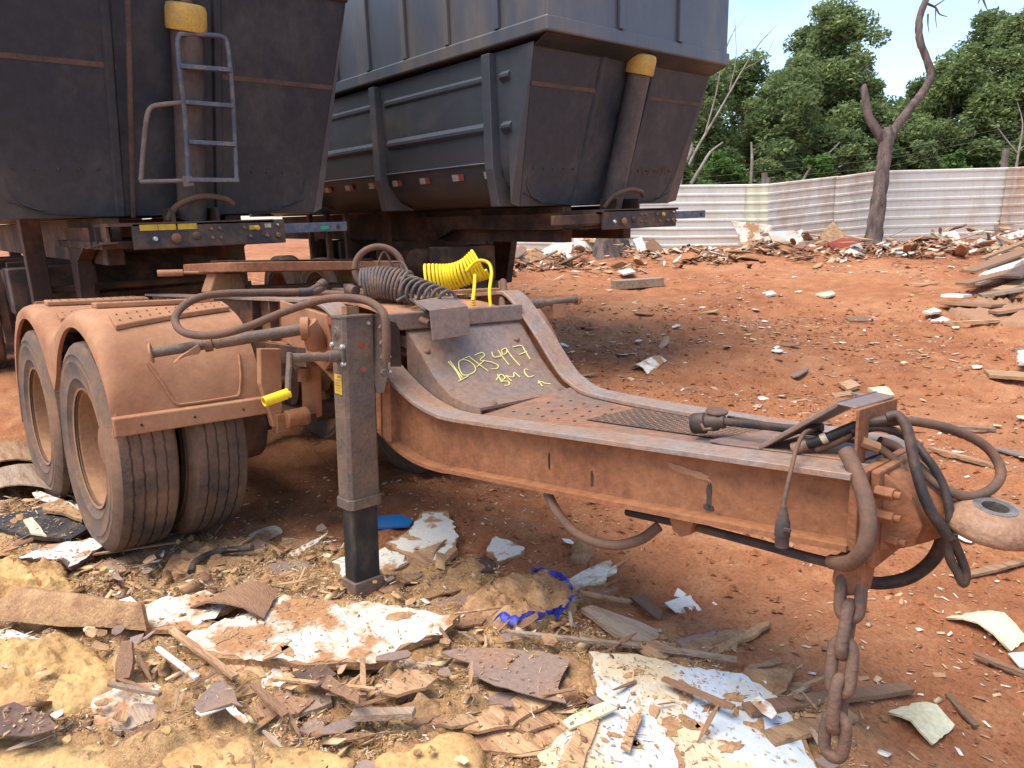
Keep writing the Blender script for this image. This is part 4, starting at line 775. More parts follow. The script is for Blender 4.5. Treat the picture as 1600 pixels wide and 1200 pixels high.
# ------------------------------------------------------------------ tipper semi-trailers (local frame: x forward, origin under the front lip)
def make_tipper(label, ox, oy, ladder, gz):
    t = thing('tipper_trailer', label, 'trailer', (ox, oy, 0), group='black tipper semi-trailers')
    LEN = 7.2; BX = 'tipper_paint' if ladder else 'tipper_box'; GX = 1.2 if ladder else 2.7; LX = 0 if ladder else -1.75
    # front wall leaning back towards its foot
    wt, wb, zt, zb = (1.354, 1.165, 3.40, 1.77) if ladder else (1.25, 1.10, 3.06, 1.77); YO = .115 if ladder else 0
    def fx(z): return -.60 + .31 * (z - zb)
    def hw(z): return wb + (wt - wb) * (z - zb) / (zt - zb)
    def FP(y, z, d=0.0): return V(fx(z) + d, y, z)
    fw_ = MB(); fw_.prism([FP(-wb, zb), FP(wb, zb), FP(wt, zt), FP(-wt, zt)], (-.02, 0, 0)); fwl = fw_.build('front_wall', 'tipper_paint', t, None, .004)
    for y0, y1 in ((-hw(2.76) + .01, -.34), (.34, hw(2.76) - .01), (-.30, .30)):
        mb = MB(); dp = .003 if abs(y0 + y1) > .01 else -.07
        if dp > 0: mb.prism([FP(y0, 2.745, dp), FP(y1, 2.745, dp), FP(y1, 2.778, dp), FP(y0, 2.778, dp)], (.003, 0, 0)); mb.build('rub_band', 'rub_band', fwl)
    # channel folds each side of the ram
    for y in (-.42, .30):
        mb = MB(); mb.prism([FP(y, zb + .0, .0), FP(y + .075, zb + .0, .0), FP(y + .06, zb + .0, .022), FP(y + .015, zb, .022)], FP(0, zt - .01) - FP(0, zb)); mb.build('channel_fold', 'tipper_paint', fwl, None, .004)
    for y in list(np.linspace(-1.0, -.5, 5)) + list(np.linspace(.47, 1.0, 5)):
        mb = MB(); mb.lathe([(0, .012), (.008, .012), (.012, .0)], FP(y, 2.10, .0), (1, 0, -.3), 8); mb.build('rivet', 'dark_steel', fwl, 50)
    for s in (-1, 1):   # weld arcs in the lower corners
        mb = MB(); mb.tube([FP(s * (.86 + .20 * math.cos(a)), 2.03 - .20 * math.sin(a), .002) for a in np.linspace(0, math.pi / 2, 10)], .006, 5); mb.build('weld_arc', 'tipper_paint', fwl, 60)
    # body shell: U-shaped tub
    prof = [(1.235, zt), (1.225, 2.6), (1.215, 2.16), (1.17, 2.0), (1.06, 1.88), (.85, 1.80), (.5, 1.775)]
    prof = [(-y, z) for y, z in prof] + [(y, z) for y, z in reversed(prof)]
    mb = MB(); mb.grid([[V(x, y, z) for y, z in prof] for x in (-.56, -2.5, -4.5, -LEN)]); mb.build('tub', 'tipper_side', t, 40)
    # nose plates closing the tub behind the raked wall
    for s in (-1, 1):
        mb = MB(); mb.prism([V(-.57, s * 1.222, 1.80), FP(s * wb, zb), FP(s * wt, zt), V(-.57, s * 1.232, zt)], (0, -s * .012, 0)); mb.build('nose_plate', 'tipper_side', t)
    posts = (-.74, -2.64, -4.5, -6.4)
    for i, x in enumerate(posts):
        for s in (-1, 1):
            mb = MB(); mb.prism([V(x - .07, s * 1.22, zt - .01), V(x - .07, s * 1.31, zt - .01), V(x - .07, s * 1.31, 2.1), V(x - .07, s * 1.25, 1.775), V(x - .07, s * .88, 1.775), V(x - .07, s * 1.05, 1.86), V(x - .07, s * 1.20, 2.05)], (.11, 0, 0)); mb.build('side_post', 'tipper_side', t, None, .006)
    for s in (-1, 1):
        for i in range(len(posts) - 1):
            for z in (2.44, 2.85):
                mb = MB(); a, b = posts[i] - .09, posts[i + 1] + .11
                mb.prism([V(a, s * 1.222, z + .07), V(a, s * 1.245, z + .03), V(a, s * 1.245, z - .0), V(a, s * 1.222, z - .03)], (b - a, 0, 0)); mb.build('pressed_ridge', 'tipper_side', t, None, .006)
        for z in (2.44, 2.85):
            mb = MB(); mb.prism([V(-.64, s * 1.222, z + .055), V(-.64, s * 1.262, z + .02), V(-.64, s * 1.262, z - .005), V(-.64, s * 1.222, z - .05)], (.12, 0, 0)); mb.build('pressed_ridge', 'tipper_side', t, None, .004)
        mb = MB(); mb.tube([V(-.85, s * 1.225, 2.16), V(-LEN, s * 1.225, 2.16)], .010, 6); mb.build('trim_rail', 'tipper_box', t)
        # reflector strips, red and white
        for x in (-.95, -1.44, -2.0, -2.52, -3.02, -3.57, -4.1, -4.7, -5.2, -5.8):
            mb = MB(); c = V(x, s * 1.208, 2.06); o_ = V(0, s * .004, 0); d = V(0, -s * .018, .03)
            mb.prism([c + V(0, 0, .03), c + V(.10, 0, .03), c + V(.10, -s * .012, -.03), c + V(0, -s * .012, -.03)], o_); r_ = mb.build('reflector', 'white_paint', t)
            mb = MB(); c = c + V(.10, 0, 0); mb.prism([c + V(0, 0, .03), c + V(.08, 0, .03), c + V(.08, -s * .012, -.03), c + V(0, -s * .012, -.03)], o_); mb.build('red_half', 'red_paint', r_)
    # upper box resting on a lip rail
    mb = MB(); hwid = 1.38 if ladder else 1.29
    mb.box((-LEN, -hwid, zt + .04), (0, hwid, zt + .16)); mb.build('lip_rail', BX, t, None, .015)
    mb = MB(); mb.prism([V(fx(zt) + .01, -wt, zt - .03), V(fx(zt) + .01, wt, zt - .03), V(-.02, hwid - .02, zt + .038), V(-.02, -hwid + .02, zt + .038)], (-.01, 0, .0)); mb.build('lip_underside', 'tipper_paint', t)
    bx_ = MB(); zz = 4.45
    bx_.box((-.05, -hwid + .03, zt + .162), (-.02, hwid - .03, zz)); bx_.build('box_front', BX, t)
    for s in (-1, 1):
        mb = MB(); y0 = s * (hwid - .03); mb.box((-LEN, min(y0, y0 - s * .03), zt + .162), (-.052, max(y0, y0 - s * .03), zz)); mb.build('box_side', BX, t)
        for x in np.arange(-.62, -LEN, -.70):
            mb = MB(); mb.box((x - .03, min(y0, y0 + s * .035), zt + .162), (x + .03, max(y0, y0 + s * .035), zz)); mb.build('box_rib', BX, t, None, .005)
    for y in (-.40, .45):
        mb = MB(); mb.box((-.018, y - .03, zt + .162), (.012, y + .03, zz)); mb.build('box_rib', BX, t, None, .005)
    mb = MB(); mb.box((-LEN - .02, -1.24, 1.8), (-LEN, 1.24, zz)); mb.build('tailgate', 'tipper_paint', t)
    # hoist ram and its dust cap
    rt, rb = (V(-.15, .115, 3.07), V(-.46, .085, 1.74)) if ladder else (V(-.15, .05, 2.98), V(-.46, .0, 1.74))
    mb = MB(); d = (rb - rt); mb.cyl(rt, rb, .105, 24); ram = mb.build('hoist_ram', 'ram_steel', t, 40, .006)
    mb = MB(); ax = -d.normalized(); mb.lathe([(0, .10), (.10, .10), (.125, .09), (.135, .06), (.135, -.06), (.128, -.075), (.10, -.07)], rt + V(0, 0, .02), ax, 28); cap = mb.build('dust_cap', 'yellow_cap', ram, 40)
    mb = MB(); mb.cyl(rt + ax * .10, rt + ax * .18, .04, 14); mb.build('ram_rod', 'bolt_steel', ram, 40)
    mb = MB(); mb.prism([rt + V(.02, -.06, .12), rt + V(.02, .06, .12), rt + V(.02, .05, .17), rt + V(.02, -.05, .17)], (-.08, 0, 0)); mb.build('ram_clevis', 'dark_steel', ram, None, .01)
    mb = MB(); mb.tube(crom([V(-.33, YO - .25, 1.74), V(-.28, YO - .18, 1.84), V(-.22, YO - .02, 1.90), V(-.20, YO + .14, 1.88), V(-.22, YO + .20, 1.84)], 6), .022, 10); mb.build('hydraulic_hose', 'hose_dusty', ram, 60)
    for y in (-.12, .20): mb = MB(); mb.box((-.5, y, 1.70), (-.28, y + .03, 1.82)); mb.build('ram_foot', 'chassis', ram, None, .006)
    # chassis
    for s in (-1, 1):
        mb = MB(); mb.box((-LEN + .2, s * .45 - .06, 1.42), (-.62, s * .45 + .06, 1.765)); mb.build('chassis_beam', 'chassis', t, None, .008)
    mb = MB(); mb.box((-2.0, -.62, 1.55), (-.2, .56, 1.60)); mb.build('kingpin_plate', 'chassis', t)
    np_ = MB(); np_.box((-.085, YO - .57, 1.54), (-.05, YO + .52, 1.72)); nose = np_.build('nose_beam', 'dark_steel', t, None, .008)
    mb = MB(); mb.box((-.50, -.6, 1.70), (-.05, .55, 1.722)); mb.build('nose_top', 'chassis', t)
    mb = MB(); mb.box((-.105, YO + .50, 1.61), (-.088, YO + 1.08, 1.685)); bar = mb.build('lamp_bar', 'ladder_steel', t, None, .004)
    mb = MB(); mb.box((-.105, -1.08, 1.60), (-.088, -.54, 1.68)); 
    for k, (y, z, r, m_) in enumerate(((-.43, 1.61, .018, 'bright_bolt'), (-.29, 1.61, .034, 'rim_paint'), (-.15, 1.62, .030, 'dark_steel'), (-.04, 1.665, .012, 'bolt_steel'), (-.04, 1.60, .012, 'bolt_steel'), (.02, 1.665, .012, 'bolt_steel'), (.02, 1.60, .012, 'bolt_steel'), (.20, 1.665, .012, 'bolt_steel'), (.24, 1.60, .012, 'bolt_steel'), (.30, 1.66, .02, 'yellow_sticker'), (.37, 1.60, .016, 'bolt_steel'), (.46, 1.60, .022, 'bolt_steel'), (.46, 1.68, .01, 'bright_bolt'))):
        mb = MB(); mb.lathe([(0, .02), (r * .7, .02), (r, .012), (r, -.004)], V(-.05, y + YO, z), (1, 0, 0), 12); mb.build('fitting', m_, nose, 50)
    mb = MB(); q = V(-.088, YO + 1.0, 1.645); mb.lathe([(.0, .002), (.02, .002), (.02, -.002)], q, (1, 0, 0), 12); mb.build('bar_hole', 'mat_black', bar)
    if ladder:
        for y0, y1 in ((-.52, -.40), (-.40, -.28), (-.27, -.135), (.24, .32)):
            z0, z1 = (1.668, 1.708) if y0 < 0 else (1.65, 1.68); mb = MB(); mb.box((-.0495, YO + y0, z0), (-.047, YO + y1 - .004, z1)); mb.build('yellow_label', 'yellow_sticker', nose)
        mb = MB(); mb.box((-.0495, YO + .36, 1.66), (-.047, YO + .41, 1.69)); mb.build('white_label', 'white_paint', nose)
        mb = MB(); mb.box((-.0875, YO + .84, 1.63), (-.085, YO + .91, 1.655)); mb.build('green_label', 'green_paint', bar)
    else:
        mb = MB(); mb.box((-.13, -1.16, 1.60), (-.09, -.42, 1.68)); mb.build('lamp_bar', 'chassis', t, None, .004)
    # gooseneck webs and gussets
    for s in (-1, 1):
        y = s * .58; mb = MB(); mb.prism([V(-.12, y, 1.70), V(-.12, y, 1.60), V(-.65, y, 1.56), V(-GX + .45, y, 1.57), V(-GX + .15, y, 1.46), V(-GX, y, .85), V(-GX - .28, y, .85), V(-GX - .3, y, 1.70)], (0, .02 * s, 0)); mb.build('gooseneck_web', 'chassis', t, None, .003)
        mb = MB(); mb.strip([V(-.12, y - .05, 1.60), V(-.65, y - .05, 1.56), V(-GX + .45, y - .05, 1.57), V(-GX + .15, y - .05, 1.46), V(-GX, y - .05, .85)], [V(-.12, y + .05, 1.60), V(-.65, y + .05, 1.56), V(-GX + .45, y + .05, 1.57), V(-GX + .15, y + .05, 1.46), V(-GX, y + .05, .85)], (0, 0, -.014)); mb.build('gooseneck_flange', 'chassis', t, 40)
        for x in (-.30, -.5): mb = MB(); mb.box((x, y - .05 + .0, 1.56), (x + .012, y + .05, 1.70)); mb.build('web_stiffener', 'chassis', t)
    for s in (-1, 1):   # landing legs on the ground
        y = s * .82; mb = MB(); mb.box((LX - 1.72, y - .07, .62), (LX - 1.58, y + .07, 1.78)); lg = mb.build('landing_leg', 'chassis', t, None, .006)
        mb = MB(); mb.box((LX - 1.70, y - .05, gz - .05), (LX - 1.60, y + .05, .64)); mb.build('leg_inner', 'dark_steel', lg, None, .004)
        mb = MB(); mb.box((LX - 1.80, y - .14, gz - .06), (LX - 1.50, y + .14, gz + .03)); mb.build('leg_foot', 'dark_steel', lg, None, .006)
    mb = MB(); mb.tube([V(LX - 1.65, -.75, 1.2), V(LX - 1.65, .75, 1.2)], .03, 10); mb.build('leg_brace', 'chassis', t)
    for s in (-1, 1): mb = MB(); mb.box((LX - 3.2, s * 1.105 - .015, .9), (LX - 2.1, s * 1.105 + .015, 1.10)); mb.build('side_guard', 'chassis', t)
    for s in (-1, 1):
        for x in (LX - 2.15, LX - 2.65, LX - 3.15): mb = MB(); mb.box((x - .03, s * 1.05 - .03, .74), (x + .03, s * 1.05 + .03, 1.78)); mb.build('guard_post', 'chassis', t)
    mb = MB(); mb.box((LX - 1.98, -.9, .86), (LX - 1.93, .9, 1.12)); pf = mb.build('perforated_plate', 'chassis', t)
    for y in (-.62, -.5, -.12, .0, .42, .54):
        for z in (1.0, 1.06): mb = MB(); mb.cyl(V(LX - 1.929, y, z), V(LX - 1.925, y, z), .014, 8); mb.build('plate_hole', 'mat_black', pf)
    # tank beside the neck
    mb = MB(); mb.lathe([(0, -.42), (.12, -.41), (.17, -.38), (.18, -.3), (.18, .3), (.17, .38), (.12, .41), (0, .42)], V(-2.5, -.62, 1.18), (0, 1, 0), 24); mb.build('air_tank', 'chassis', t, 40)
    for x, z0, z1 in ((-2.35, .55, 1.42), (-3.3, .62, 1.42), (-4.1, .7, 1.42)):
        mb = MB(); mb.box((LX * .6 + x, -.95, z0), (LX * .6 + x + .06, .95, z1)); mb.build('dark_filler_panel', 'dark_steel', t, None, .006)  # dark panels added across the chassis to close bright gaps and deepen the shade
    mb = MB(); mb.box((-2.2, -1.0, 1.0), (-1.85, -.35, 1.38)); mb.build('dark_filler_box', 'dark_steel', t, None, .01)  # dark box added to help darken the space under the tub
    # axle group far back
    for x in (-4.6, -5.85):
        for s in (-1, 1):
            c = copy_tree(wh, t); m = Matrix.Translation((x, s * 1.05, RW + gz + .0)); c.matrix_local = m if s < 0 else m @ Matrix.Rotation(math.pi, 4, 'Z')
        mb = MB(); mb.cyl(V(x, -.95, RW + gz), V(x, .95, RW + gz), .07, 12); mb.build('axle', 'chassis', t, 40)
        for s in (-1, 1): mb = MB(); mb.box((x - .06, s * .45 - .06, RW + gz), (x + .06, s * .45 + .06, 1.43)); mb.build('axle_hanger', 'chassis', t)
    return t
tA = make_tipper('black tipper trailer with access ladder on its front wall, directly behind the dolly', -1.35, -.065, True, H(-3.0, 0))
tB = make_tipper('black tipper trailer with ribbed side and red-white reflectors, right of the ladder one', -.30, 3.68, False, H(-2.0, 3.68))
# ladder of the nearer trailer
OA = V(-1.35, -.065, 0)
def la(px, py, x): return wX(px, py, x) - OA
ld = thing('ladder', None, None); ld.parent = tA
LX0, LX1 = -1.42, -1.50
mb = MB(); mb.tube(crom([la(294, 285, LX1), la(292, 235, LX1), la(288, 170, -1.46), la(282, 120, LX0), la(278, 75, LX0), la(279, 58, LX0), la(287, 53, LX0), la(320, 54, LX0), la(348, 58, LX0), la(355, 70, LX0), la(360, 110, LX0), la(364, 165, -1.46), la(367, 225, LX1), la(370, 285, LX1)], 6), .0165, 10); mb.build('ladder_rail', 'ladder_steel', ld, 60)
for a, b, x in (((281, 104), (359, 110), LX0), ((288, 160), (364, 166), -1.46), ((294, 222), (367, 226), LX1), ((294, 281), (372, 282), LX1)):
    mb = MB(); mb.bar(la(*a, x), la(*b, x), .06, .03, up=(0, 0, 1)); mb.build('rung', 'ladder_steel', ld, None, .004)
mb = MB(); mb.tube(crom([la(290, 160, -1.47), la(255, 163, -1.5), la(236, 168, -1.52), la(229, 185, -1.52), la(224, 230, -1.55), la(220, 282, -1.58)], 5), .016, 10); mb.build('hand_rail', 'rail_dusty', ld, 60)
mb = MB(); mb.tube([la(218, 284, -1.58), la(296, 282, -1.50)], .015, 10); mb.build('hand_rail', 'rail_dusty', ld, 60)
mb = MB(); mb.prism([la(285, 275, -1.49), la(300, 275, -1.49), la(304, 290, -1.49), la(288, 292, -1.49)], (-.02, 0, 0)); mb.build('rail_bracket', 'rail_dusty', ld, None, .003)
mb = MB(); mb.bar(la(199, -12, -1.40), la(208, 340, -1.93), .03, .04, up=(1, 0, 0)); mb.build('wall_pipe', 'rub_band', tA, None, .008)
# chalk number on the far trailer's front wall
ck = MB()
OB = V(-.30, 3.68, 0); wall_o = V(-.60, 0, 1.77); wall_n = V(1.29, 0, -.40).normalized()
def wallpt(px, py):
    c = Vector(CAM) - OB; d = Vector(_ray(ROT, px, py)); return c + d * ((wall_o + wall_n * .002 - c).dot(wall_n) / d.dot(wall_n))
x0 = 1004
for g_ in ([[(0, 0), (1, 12)]], [[(0, 4), (3, 0), (5, 5), (3, 11), (0, 7), (0, 4)]], [[(0, 1), (6, 0), (3, 11)]], [[(0, 1), (5, 1), (2, 5), (5, 8), (0, 11)]], [[(3, 0), (0, 7), (6, 6)], [(5, 2), (4, 12)]], [[(5, 4), (1, 5), (1, 0), (5, 1), (4, 12)]], [[(0, 1), (6, 0), (3, 11)]]):
    for s_ in g_: ck.tube([wallpt(x0 + a, 262 + b) for a, b in s_], .0025, 4)
    x0 += 6
ck.build('chalk_number', 'chalk_pale', tB)
# ------------------------------------------------------------------ fence of horizontal corrugated sheets
def sheet(name, parent, bl, br, tl, tr, mat, ribs=8):
    """ribbed metal sheet between four corners, ribs running along it"""
    bl, br, tl, tr = map(Vector, (bl, br, tl, tr)); nrm = (br - bl).cross(tl - bl).normalized()
    if nrm.dot(Vector(CAM) - bl) < 0: nrm = -nrm
    prof = []
    for k in range(ribs):
        for a, d in ((0, 0), (.62, 0), (.72, .016), (.90, .016)): prof.append(((k + a) / ribs, d))
    prof.append((1, 0)); rows = []; n = 14
    for v, d in prof:
        rows.append([bl.lerp(br, i / n).lerp(tl.lerp(tr, i / n), v) + nrm * (d + .02 * math.sin(i * .9 + v * 3 + bl.x)) for i in range(n + 1)])
    return MB().grid(rows).build(name, mat, parent, 20, solid=.004)
fence = thing('sheet_metal_fence', 'pale corrugated metal fence closing off the yard behind the rubble', 'fence', tuple(wD(1200, 385, 17)))
fence.matrix_world = Matrix.Identity(4)
FU = [  # px of the lower and upper ends, distance, material
 ((640, 388), (640, 296), (792, 386), (792, 293), 19.6, 18.9, 'sheet_white'), ((790, 386), (790, 293), (1042, 392), (1042, 290), 18.9, 18.0, 'sheet_white'),
 ((1040, 392), (1040, 290), (1160, 390), (1160, 289), 18.0, 17.6, 'sheet_white'), ((1158, 391), (1158, 289), (1200, 391), (1200, 288), 17.6, 17.5, 'sheet_cream'),
 ((1197, 389), (1198, 288), (1302, 378), (1302, 276), 17.45, 17.6, 'sheet_rust'), ((1300, 380), (1302, 277), (1378, 375), (1378, 266), 17.5, 17.6, 'sheet_rust'),
 ((1376, 378), (1378, 268), (1562, 372), (1562, 263), 17.6, 17.8, 'sheet_white'), ((1560, 372), (1560, 263), (1612, 370), (1612, 261), 17.75, 17.9, 'sheet_rust'), ((1610, 370), (1610, 261), (1850, 368), (1850, 255), 17.9, 18.5, 'sheet_white')]
for bl, tl, br, tr, d0, d1, m_ in FU:
    B0, B1 = wD(*bl, d0), wD(*br, d1); T0, T1 = wD(*tl, d0), wD(*tr, d1)
    T0 = V(B0.x, B0.y, T0.z); T1 = V(B1.x, B1.y, T1.z); B0.z -= .25; B1.z -= .25
    sheet('fence_sheet', fence, B0, B1, T0, T1, m_, 9)
for px, d in ((792, 19.0), (1042, 18.1), (1197, 17.6), (1303, 17.72), (1378, 17.75), (1562, 17.95)):
    p = wD(px, 385, d) ; p.x -= .06; p.y += .05; mb = MB(); mb.box((p.x - .04, p.y - .04, p.z - .3), (p.x + .04, p.y + .04, p.z + 1.65)); mb.build('fence_post', 'post_wood', fence)
mb = MB(); a = wD(1556, 372, 17.70); a1 = wD(1562, 262, 17.70); mb.prism([wD(1550, 263, 17.72), wD(1566, 263, 17.72), wD(1558, 320, 17.72), wD(1566, 370, 17.72), wD(1556, 370, 17.72), wD(1549, 320, 17.72)], (.012, -.02, 0)); mb.build('patch_strip', 'wood_grey', fence)
# old wooden posts and wire beyond
wp = thing('wire_fence', 'old wooden posts with wire showing above the metal fence', 'fence', (0, 0, 0))
pts = []
for px, top, d in ((1195, 270, 19.5), (1572, 232, 19.5), (1385, 255, 19.5)):
    p = wD(px, top, d); g0 = H(p.x, p.y); mb = MB(); mb.tube([V(p.x, p.y, g0 - .2), V(p.x + .01, p.y, (g0 + p.z) / 2), p], .085, 9); mb.build('wooden_post', 'post_wood', wp, 40); pts.append(p)
a, b = pts[0], pts[1]
for k in range(3):
    mb = MB(); e0 = a + V(0, 0, -.05 - .2 * k + .3); d = (b - a); mb.tube([e0 - d * .6, e0 + d * .0, e0 + d * .5 + V(0, 0, -.02), e0 + d * 1.0 + V(0, 0, .3), e0 + d * 1.5 + V(0, 0, .3)], .003, 4); mb.build('wire', 'post_wood', wp)

# ------------------------------------------------------------------ dead forked tree in front of the fence
dt = thing('dead_tree', 'leafless forked tree with dark bark standing in front of the metal fence', 'tree', tuple(wD(1362, 382, 16.4)))
dt.matrix_world = Matrix.Identity(4)
def limb(pts, parent, name, mat, n=12, sub=6, wob=.10):
    if mat == 'bark' and n == 12: pts = [(a, b_, d, r * .64) for a, b_, d, r in pts]
    P = crom([wD(a, b, d) for a, b, d, r in pts], sub); R_ = np.interp(np.linspace(0, len(pts) - 1, len(P)), range(len(pts)), [p[3] for p in pts]); r9 = random.Random(int(pts[0][0]))
    mb = MB(); mb.tube(P, [float(x) for x in R_], n)
    mb.v = [tuple(Vector(p) + V(r9.uniform(-1, 1), r9.uniform(-1, 1), r9.uniform(-1, 1)) * float(R_[min(i // n, len(R_) - 1)]) * wob) for i, p in enumerate(mb.v)]
    return mb.build(name, mat, parent, 70)
limb([(1362, 398, 16.4, .34), (1365, 370, 16.4, .29), (1372, 320, 16.4, .26), (1379, 270, 16.4, .24), (1383, 235, 16.4, .235), (1386, 215, 16.4, .25), (1388, 200, 16.4, .14)], dt, 'trunk', 'bark')
limb([(1383, 222, 16.4, .20), (1368, 200, 16.4, .165), (1356, 178, 16.4, .14), (1352, 150, 16.4, .125), (1350, 138, 16.4, .115), (1352, 132, 16.4, .05)], dt, 'broken_limb', 'bark')
limb([(1386, 222, 16.4, .20), (1402, 196, 16.45, .17), (1425, 166, 16.5, .15), (1446, 138, 16.5, .14), (1454, 115, 16.5, .135), (1446, 88, 16.5, .125), (1437, 62, 16.5, .125), (1436, 35, 16.5, .12), (1442, 12, 16.5, .115), (1452, -12, 16.5, .10), (1470, -60, 16.5, .07)], dt, 'limb', 'bark')
for tw in ([(1447, 5, 16.5, .03), (1462, 12, 16.5, .022), (1468, 22, 16.5, .016), (1480, 26, 16.5, .008)], [(1460, 10, 16.5, .02), (1472, 2, 16.5, .014), (1484, -6, 16.5, .008)], [(1450, 22, 16.5, .02), (1450, 40, 16.5, .012), (1452, 52, 16.5, .006)], [(1462, 14, 16.5, .016), (1462, 30, 16.5, .01), (1464, 44, 16.5, .005)],
           [(1530, -20, 16.5, .03), (1538, 4, 16.5, .02), (1543, 16, 16.5, .008)], [(1470, -50, 16.5, .05), (1500, -45, 16.5, .04), (1532, -15, 16.5, .03), (1528, 6, 16.5, .008)]):
    limb(tw, dt, 'twig', 'bark', 6, 4, .05)

# ------------------------------------------------------------------ living trees beyond the fence
def leaf_mesh(name, cent, rad, nper, size, mat, parent, seed, up=.35):
    r = np.random.RandomState(seed); P = []; Tn = []
    for c, R_ in zip(cent, rad):
        k = int(nper * (R_ ** 1.6)); d = r.normal(size=(k, 3)); d /= np.linalg.norm(d, axis=1)[:, None]; q = R_ * r.rand(k) ** .42
        d[:, 2] *= .78; p = np.array(c) + d * q[:, None]; P.append(p); Tn.append(np.clip(r.normal(.5, .22, k), 0, 1))
    P = np.concatenate(P); tint = np.concatenate(Tn); k = len(P)
    a = r.normal(size=(k, 3)); a[:, 2] *= .6; a /= np.linalg.norm(a, axis=1)[:, None]; n_ = r.normal(size=(k, 3)); n_[:, 2] += up * 2; b = np.cross(n_, a); b /= np.linalg.norm(b, axis=1)[:, None]
    s = size * (0.5 + 1.0 * r.rand(k))[:, None]
    vs = np.stack([P - a * s, P + b * s * .45, P + a * s, P - b * s * .45], 1).reshape(-1, 3)
    me = bpy.data.meshes.new(name); me.vertices.add(4 * k); me.vertices.foreach_set('co', vs.ravel()); me.loops.add(4 * k); me.loops.foreach_set('vertex_index', np.arange(4 * k)); me.polygons.add(k); me.polygons.foreach_set('loop_start', np.arange(k) * 4); me.polygons.foreach_set('loop_total', np.full(k, 4)); me.update(); me.validate()
    at = me.attributes.new('tint', 'FLOAT', 'FACE'); at.data.foreach_set('value', tint.astype(np.float32))
    me.materials.append(MATS[mat]); o = bpy.data.objects.new(name, me); sc.collection.objects.link(o); o.parent = parent; return o
def make_tree(px, d, top, width, base, label, mat, seed, name='leafy_tree', cat='tree', grp='leafy trees beyond the metal fence', dens=1150, low=.3, bark='bark'):
    """px/d: bearing and distance of the stem; top: bearing height of its tip; width: crown width in m"""
    r = random.Random(seed); p = wD(px, 330, d); z0 = H(p.x, p.y) - .15; zt = wD(px, top, d).z; h = zt - z0; o = thing(name, label, cat, (p.x, p.y, z0), group=grp)
    tm = MB(); lean = V(r.uniform(-.3, .3), r.uniform(-.3, .3), 0); tp_ = [V(0, 0, 0), lean * .4 + V(0, 0, h * .25), lean + V(0, 0, h * .5), lean * 1.2 + V(0, 0, h * .9)]; tm.tube(crom(tp_, 5), [max(.02, h * .022 * (1 - i / 16)) for i in range(16)], 8)
    cent = []; rad = []
    nb = max(5, int(h * 1.6))
    for i in range(nb):
        t = low + (1 - low) * (i + .5) / nb; a = i * 2.4 + r.uniform(-.4, .4); ww = width / 2 * (math.sin(min(1, (t - low) / (1 - low) * 1.05 + .12) * math.pi) ** .6) * r.uniform(.55, 1.0)
        s = lean * (t * 1.2) + V(0, 0, h * t * .82); e = s + V(math.cos(a) * ww, math.sin(a) * ww, h * .13 * r.uniform(.4, 1.2)); tm.tube(crom([s, s.lerp(e, .5) + V(0, 0, r.uniform(-.05, .12) * h * .3), e], 4), [max(.012, h * .009 * (1 - j / 10)) for j in range(9)], 6)
        for k in range(7):
            q = s.lerp(e, r.uniform(.35, 1.05)) + V(r.uniform(-.6, .6), r.uniform(-.6, .6), r.uniform(-.4, .6)) * width * .17; cent.append(tuple(q)); rad.append(width * r.uniform(.05, .135))
    for k in range(5):
        q = lean * 1.2 + V(r.uniform(-.2, .2) * width * .5, r.uniform(-.2, .2) * width * .5, h * r.uniform(.84, .97)); cent.append(tuple(q)); rad.append(width * r.uniform(.07, .12))
    tm.build('trunk', bark, o, 60); leaf_mesh('crown', cent, rad, dens, .072, mat, o, seed); return o
TREES = [(1085, 23.5, 110, 4.6, 'leaf_dark', 'dark bushy tree just right of the rear trailer corner'), (1160, 25.5, 92, 4.8, 'leaf_mid', 'rounded mid green tree between the rear trailer and the tallest tree'),
 (1235, 23.2, 120, 4.4, 'leaf_dark', 'broad dark tree low in front of the tallest tree'), (1300, 25.0, 2, 5.4, 'leaf_mid', 'tallest tree with open crown, left of the dead forked trunk'), (1255, 27.0, 38, 4.4, 'leaf_dark', 'slim tree left beside the tallest tree'),
 (1345, 24.0, 118, 3.6, 'leaf_mid', 'mid green tree directly behind the stub of the dead trunk'), (1405, 26.5, 138, 3.6, 'leaf_dark', 'low dark tree in the gap behind the dead trunk'), (1475, 23.8, 78, 4.8, 'leaf_mid', 'full green tree right of the dead trunk'),
 (1530, 26.0, 30, 5.0, 'leaf_dark', 'tall dark tree near the right edge, behind the full green one'), (1590, 23.6, 14, 5.6, 'leaf_mid', 'big tree at the right edge of the picture'), (1660, 25.5, 60, 5.2, 'leaf_dark', 'tree partly cut by the right edge of the picture'),
 (1015, 27.5, 120, 5.2, 'leaf_mid', 'tree mostly hidden behind the front of the rear trailer'), (1205, 30, 128, 5.5, 'leaf_dark', 'distant tree filling the gap behind the low broad one'), (1440, 31, 120, 5.8, 'leaf_dark', 'distant tree filling the gap right of the dead trunk'), (1740, 24.0, 60, 5.0, 'leaf_mid', 'tree standing well right of the corrugated fence end'), (930, 28, 120, 5.5, 'leaf_dark', 'tree hidden behind the rear trailer')]
for i, (px, d, tp, wd, m_, lb) in enumerate(TREES): make_tree(px, d, tp, wd, 0, lb, m_, 40 + i, low=.22 if m_ == 'leaf_dark' else .28)
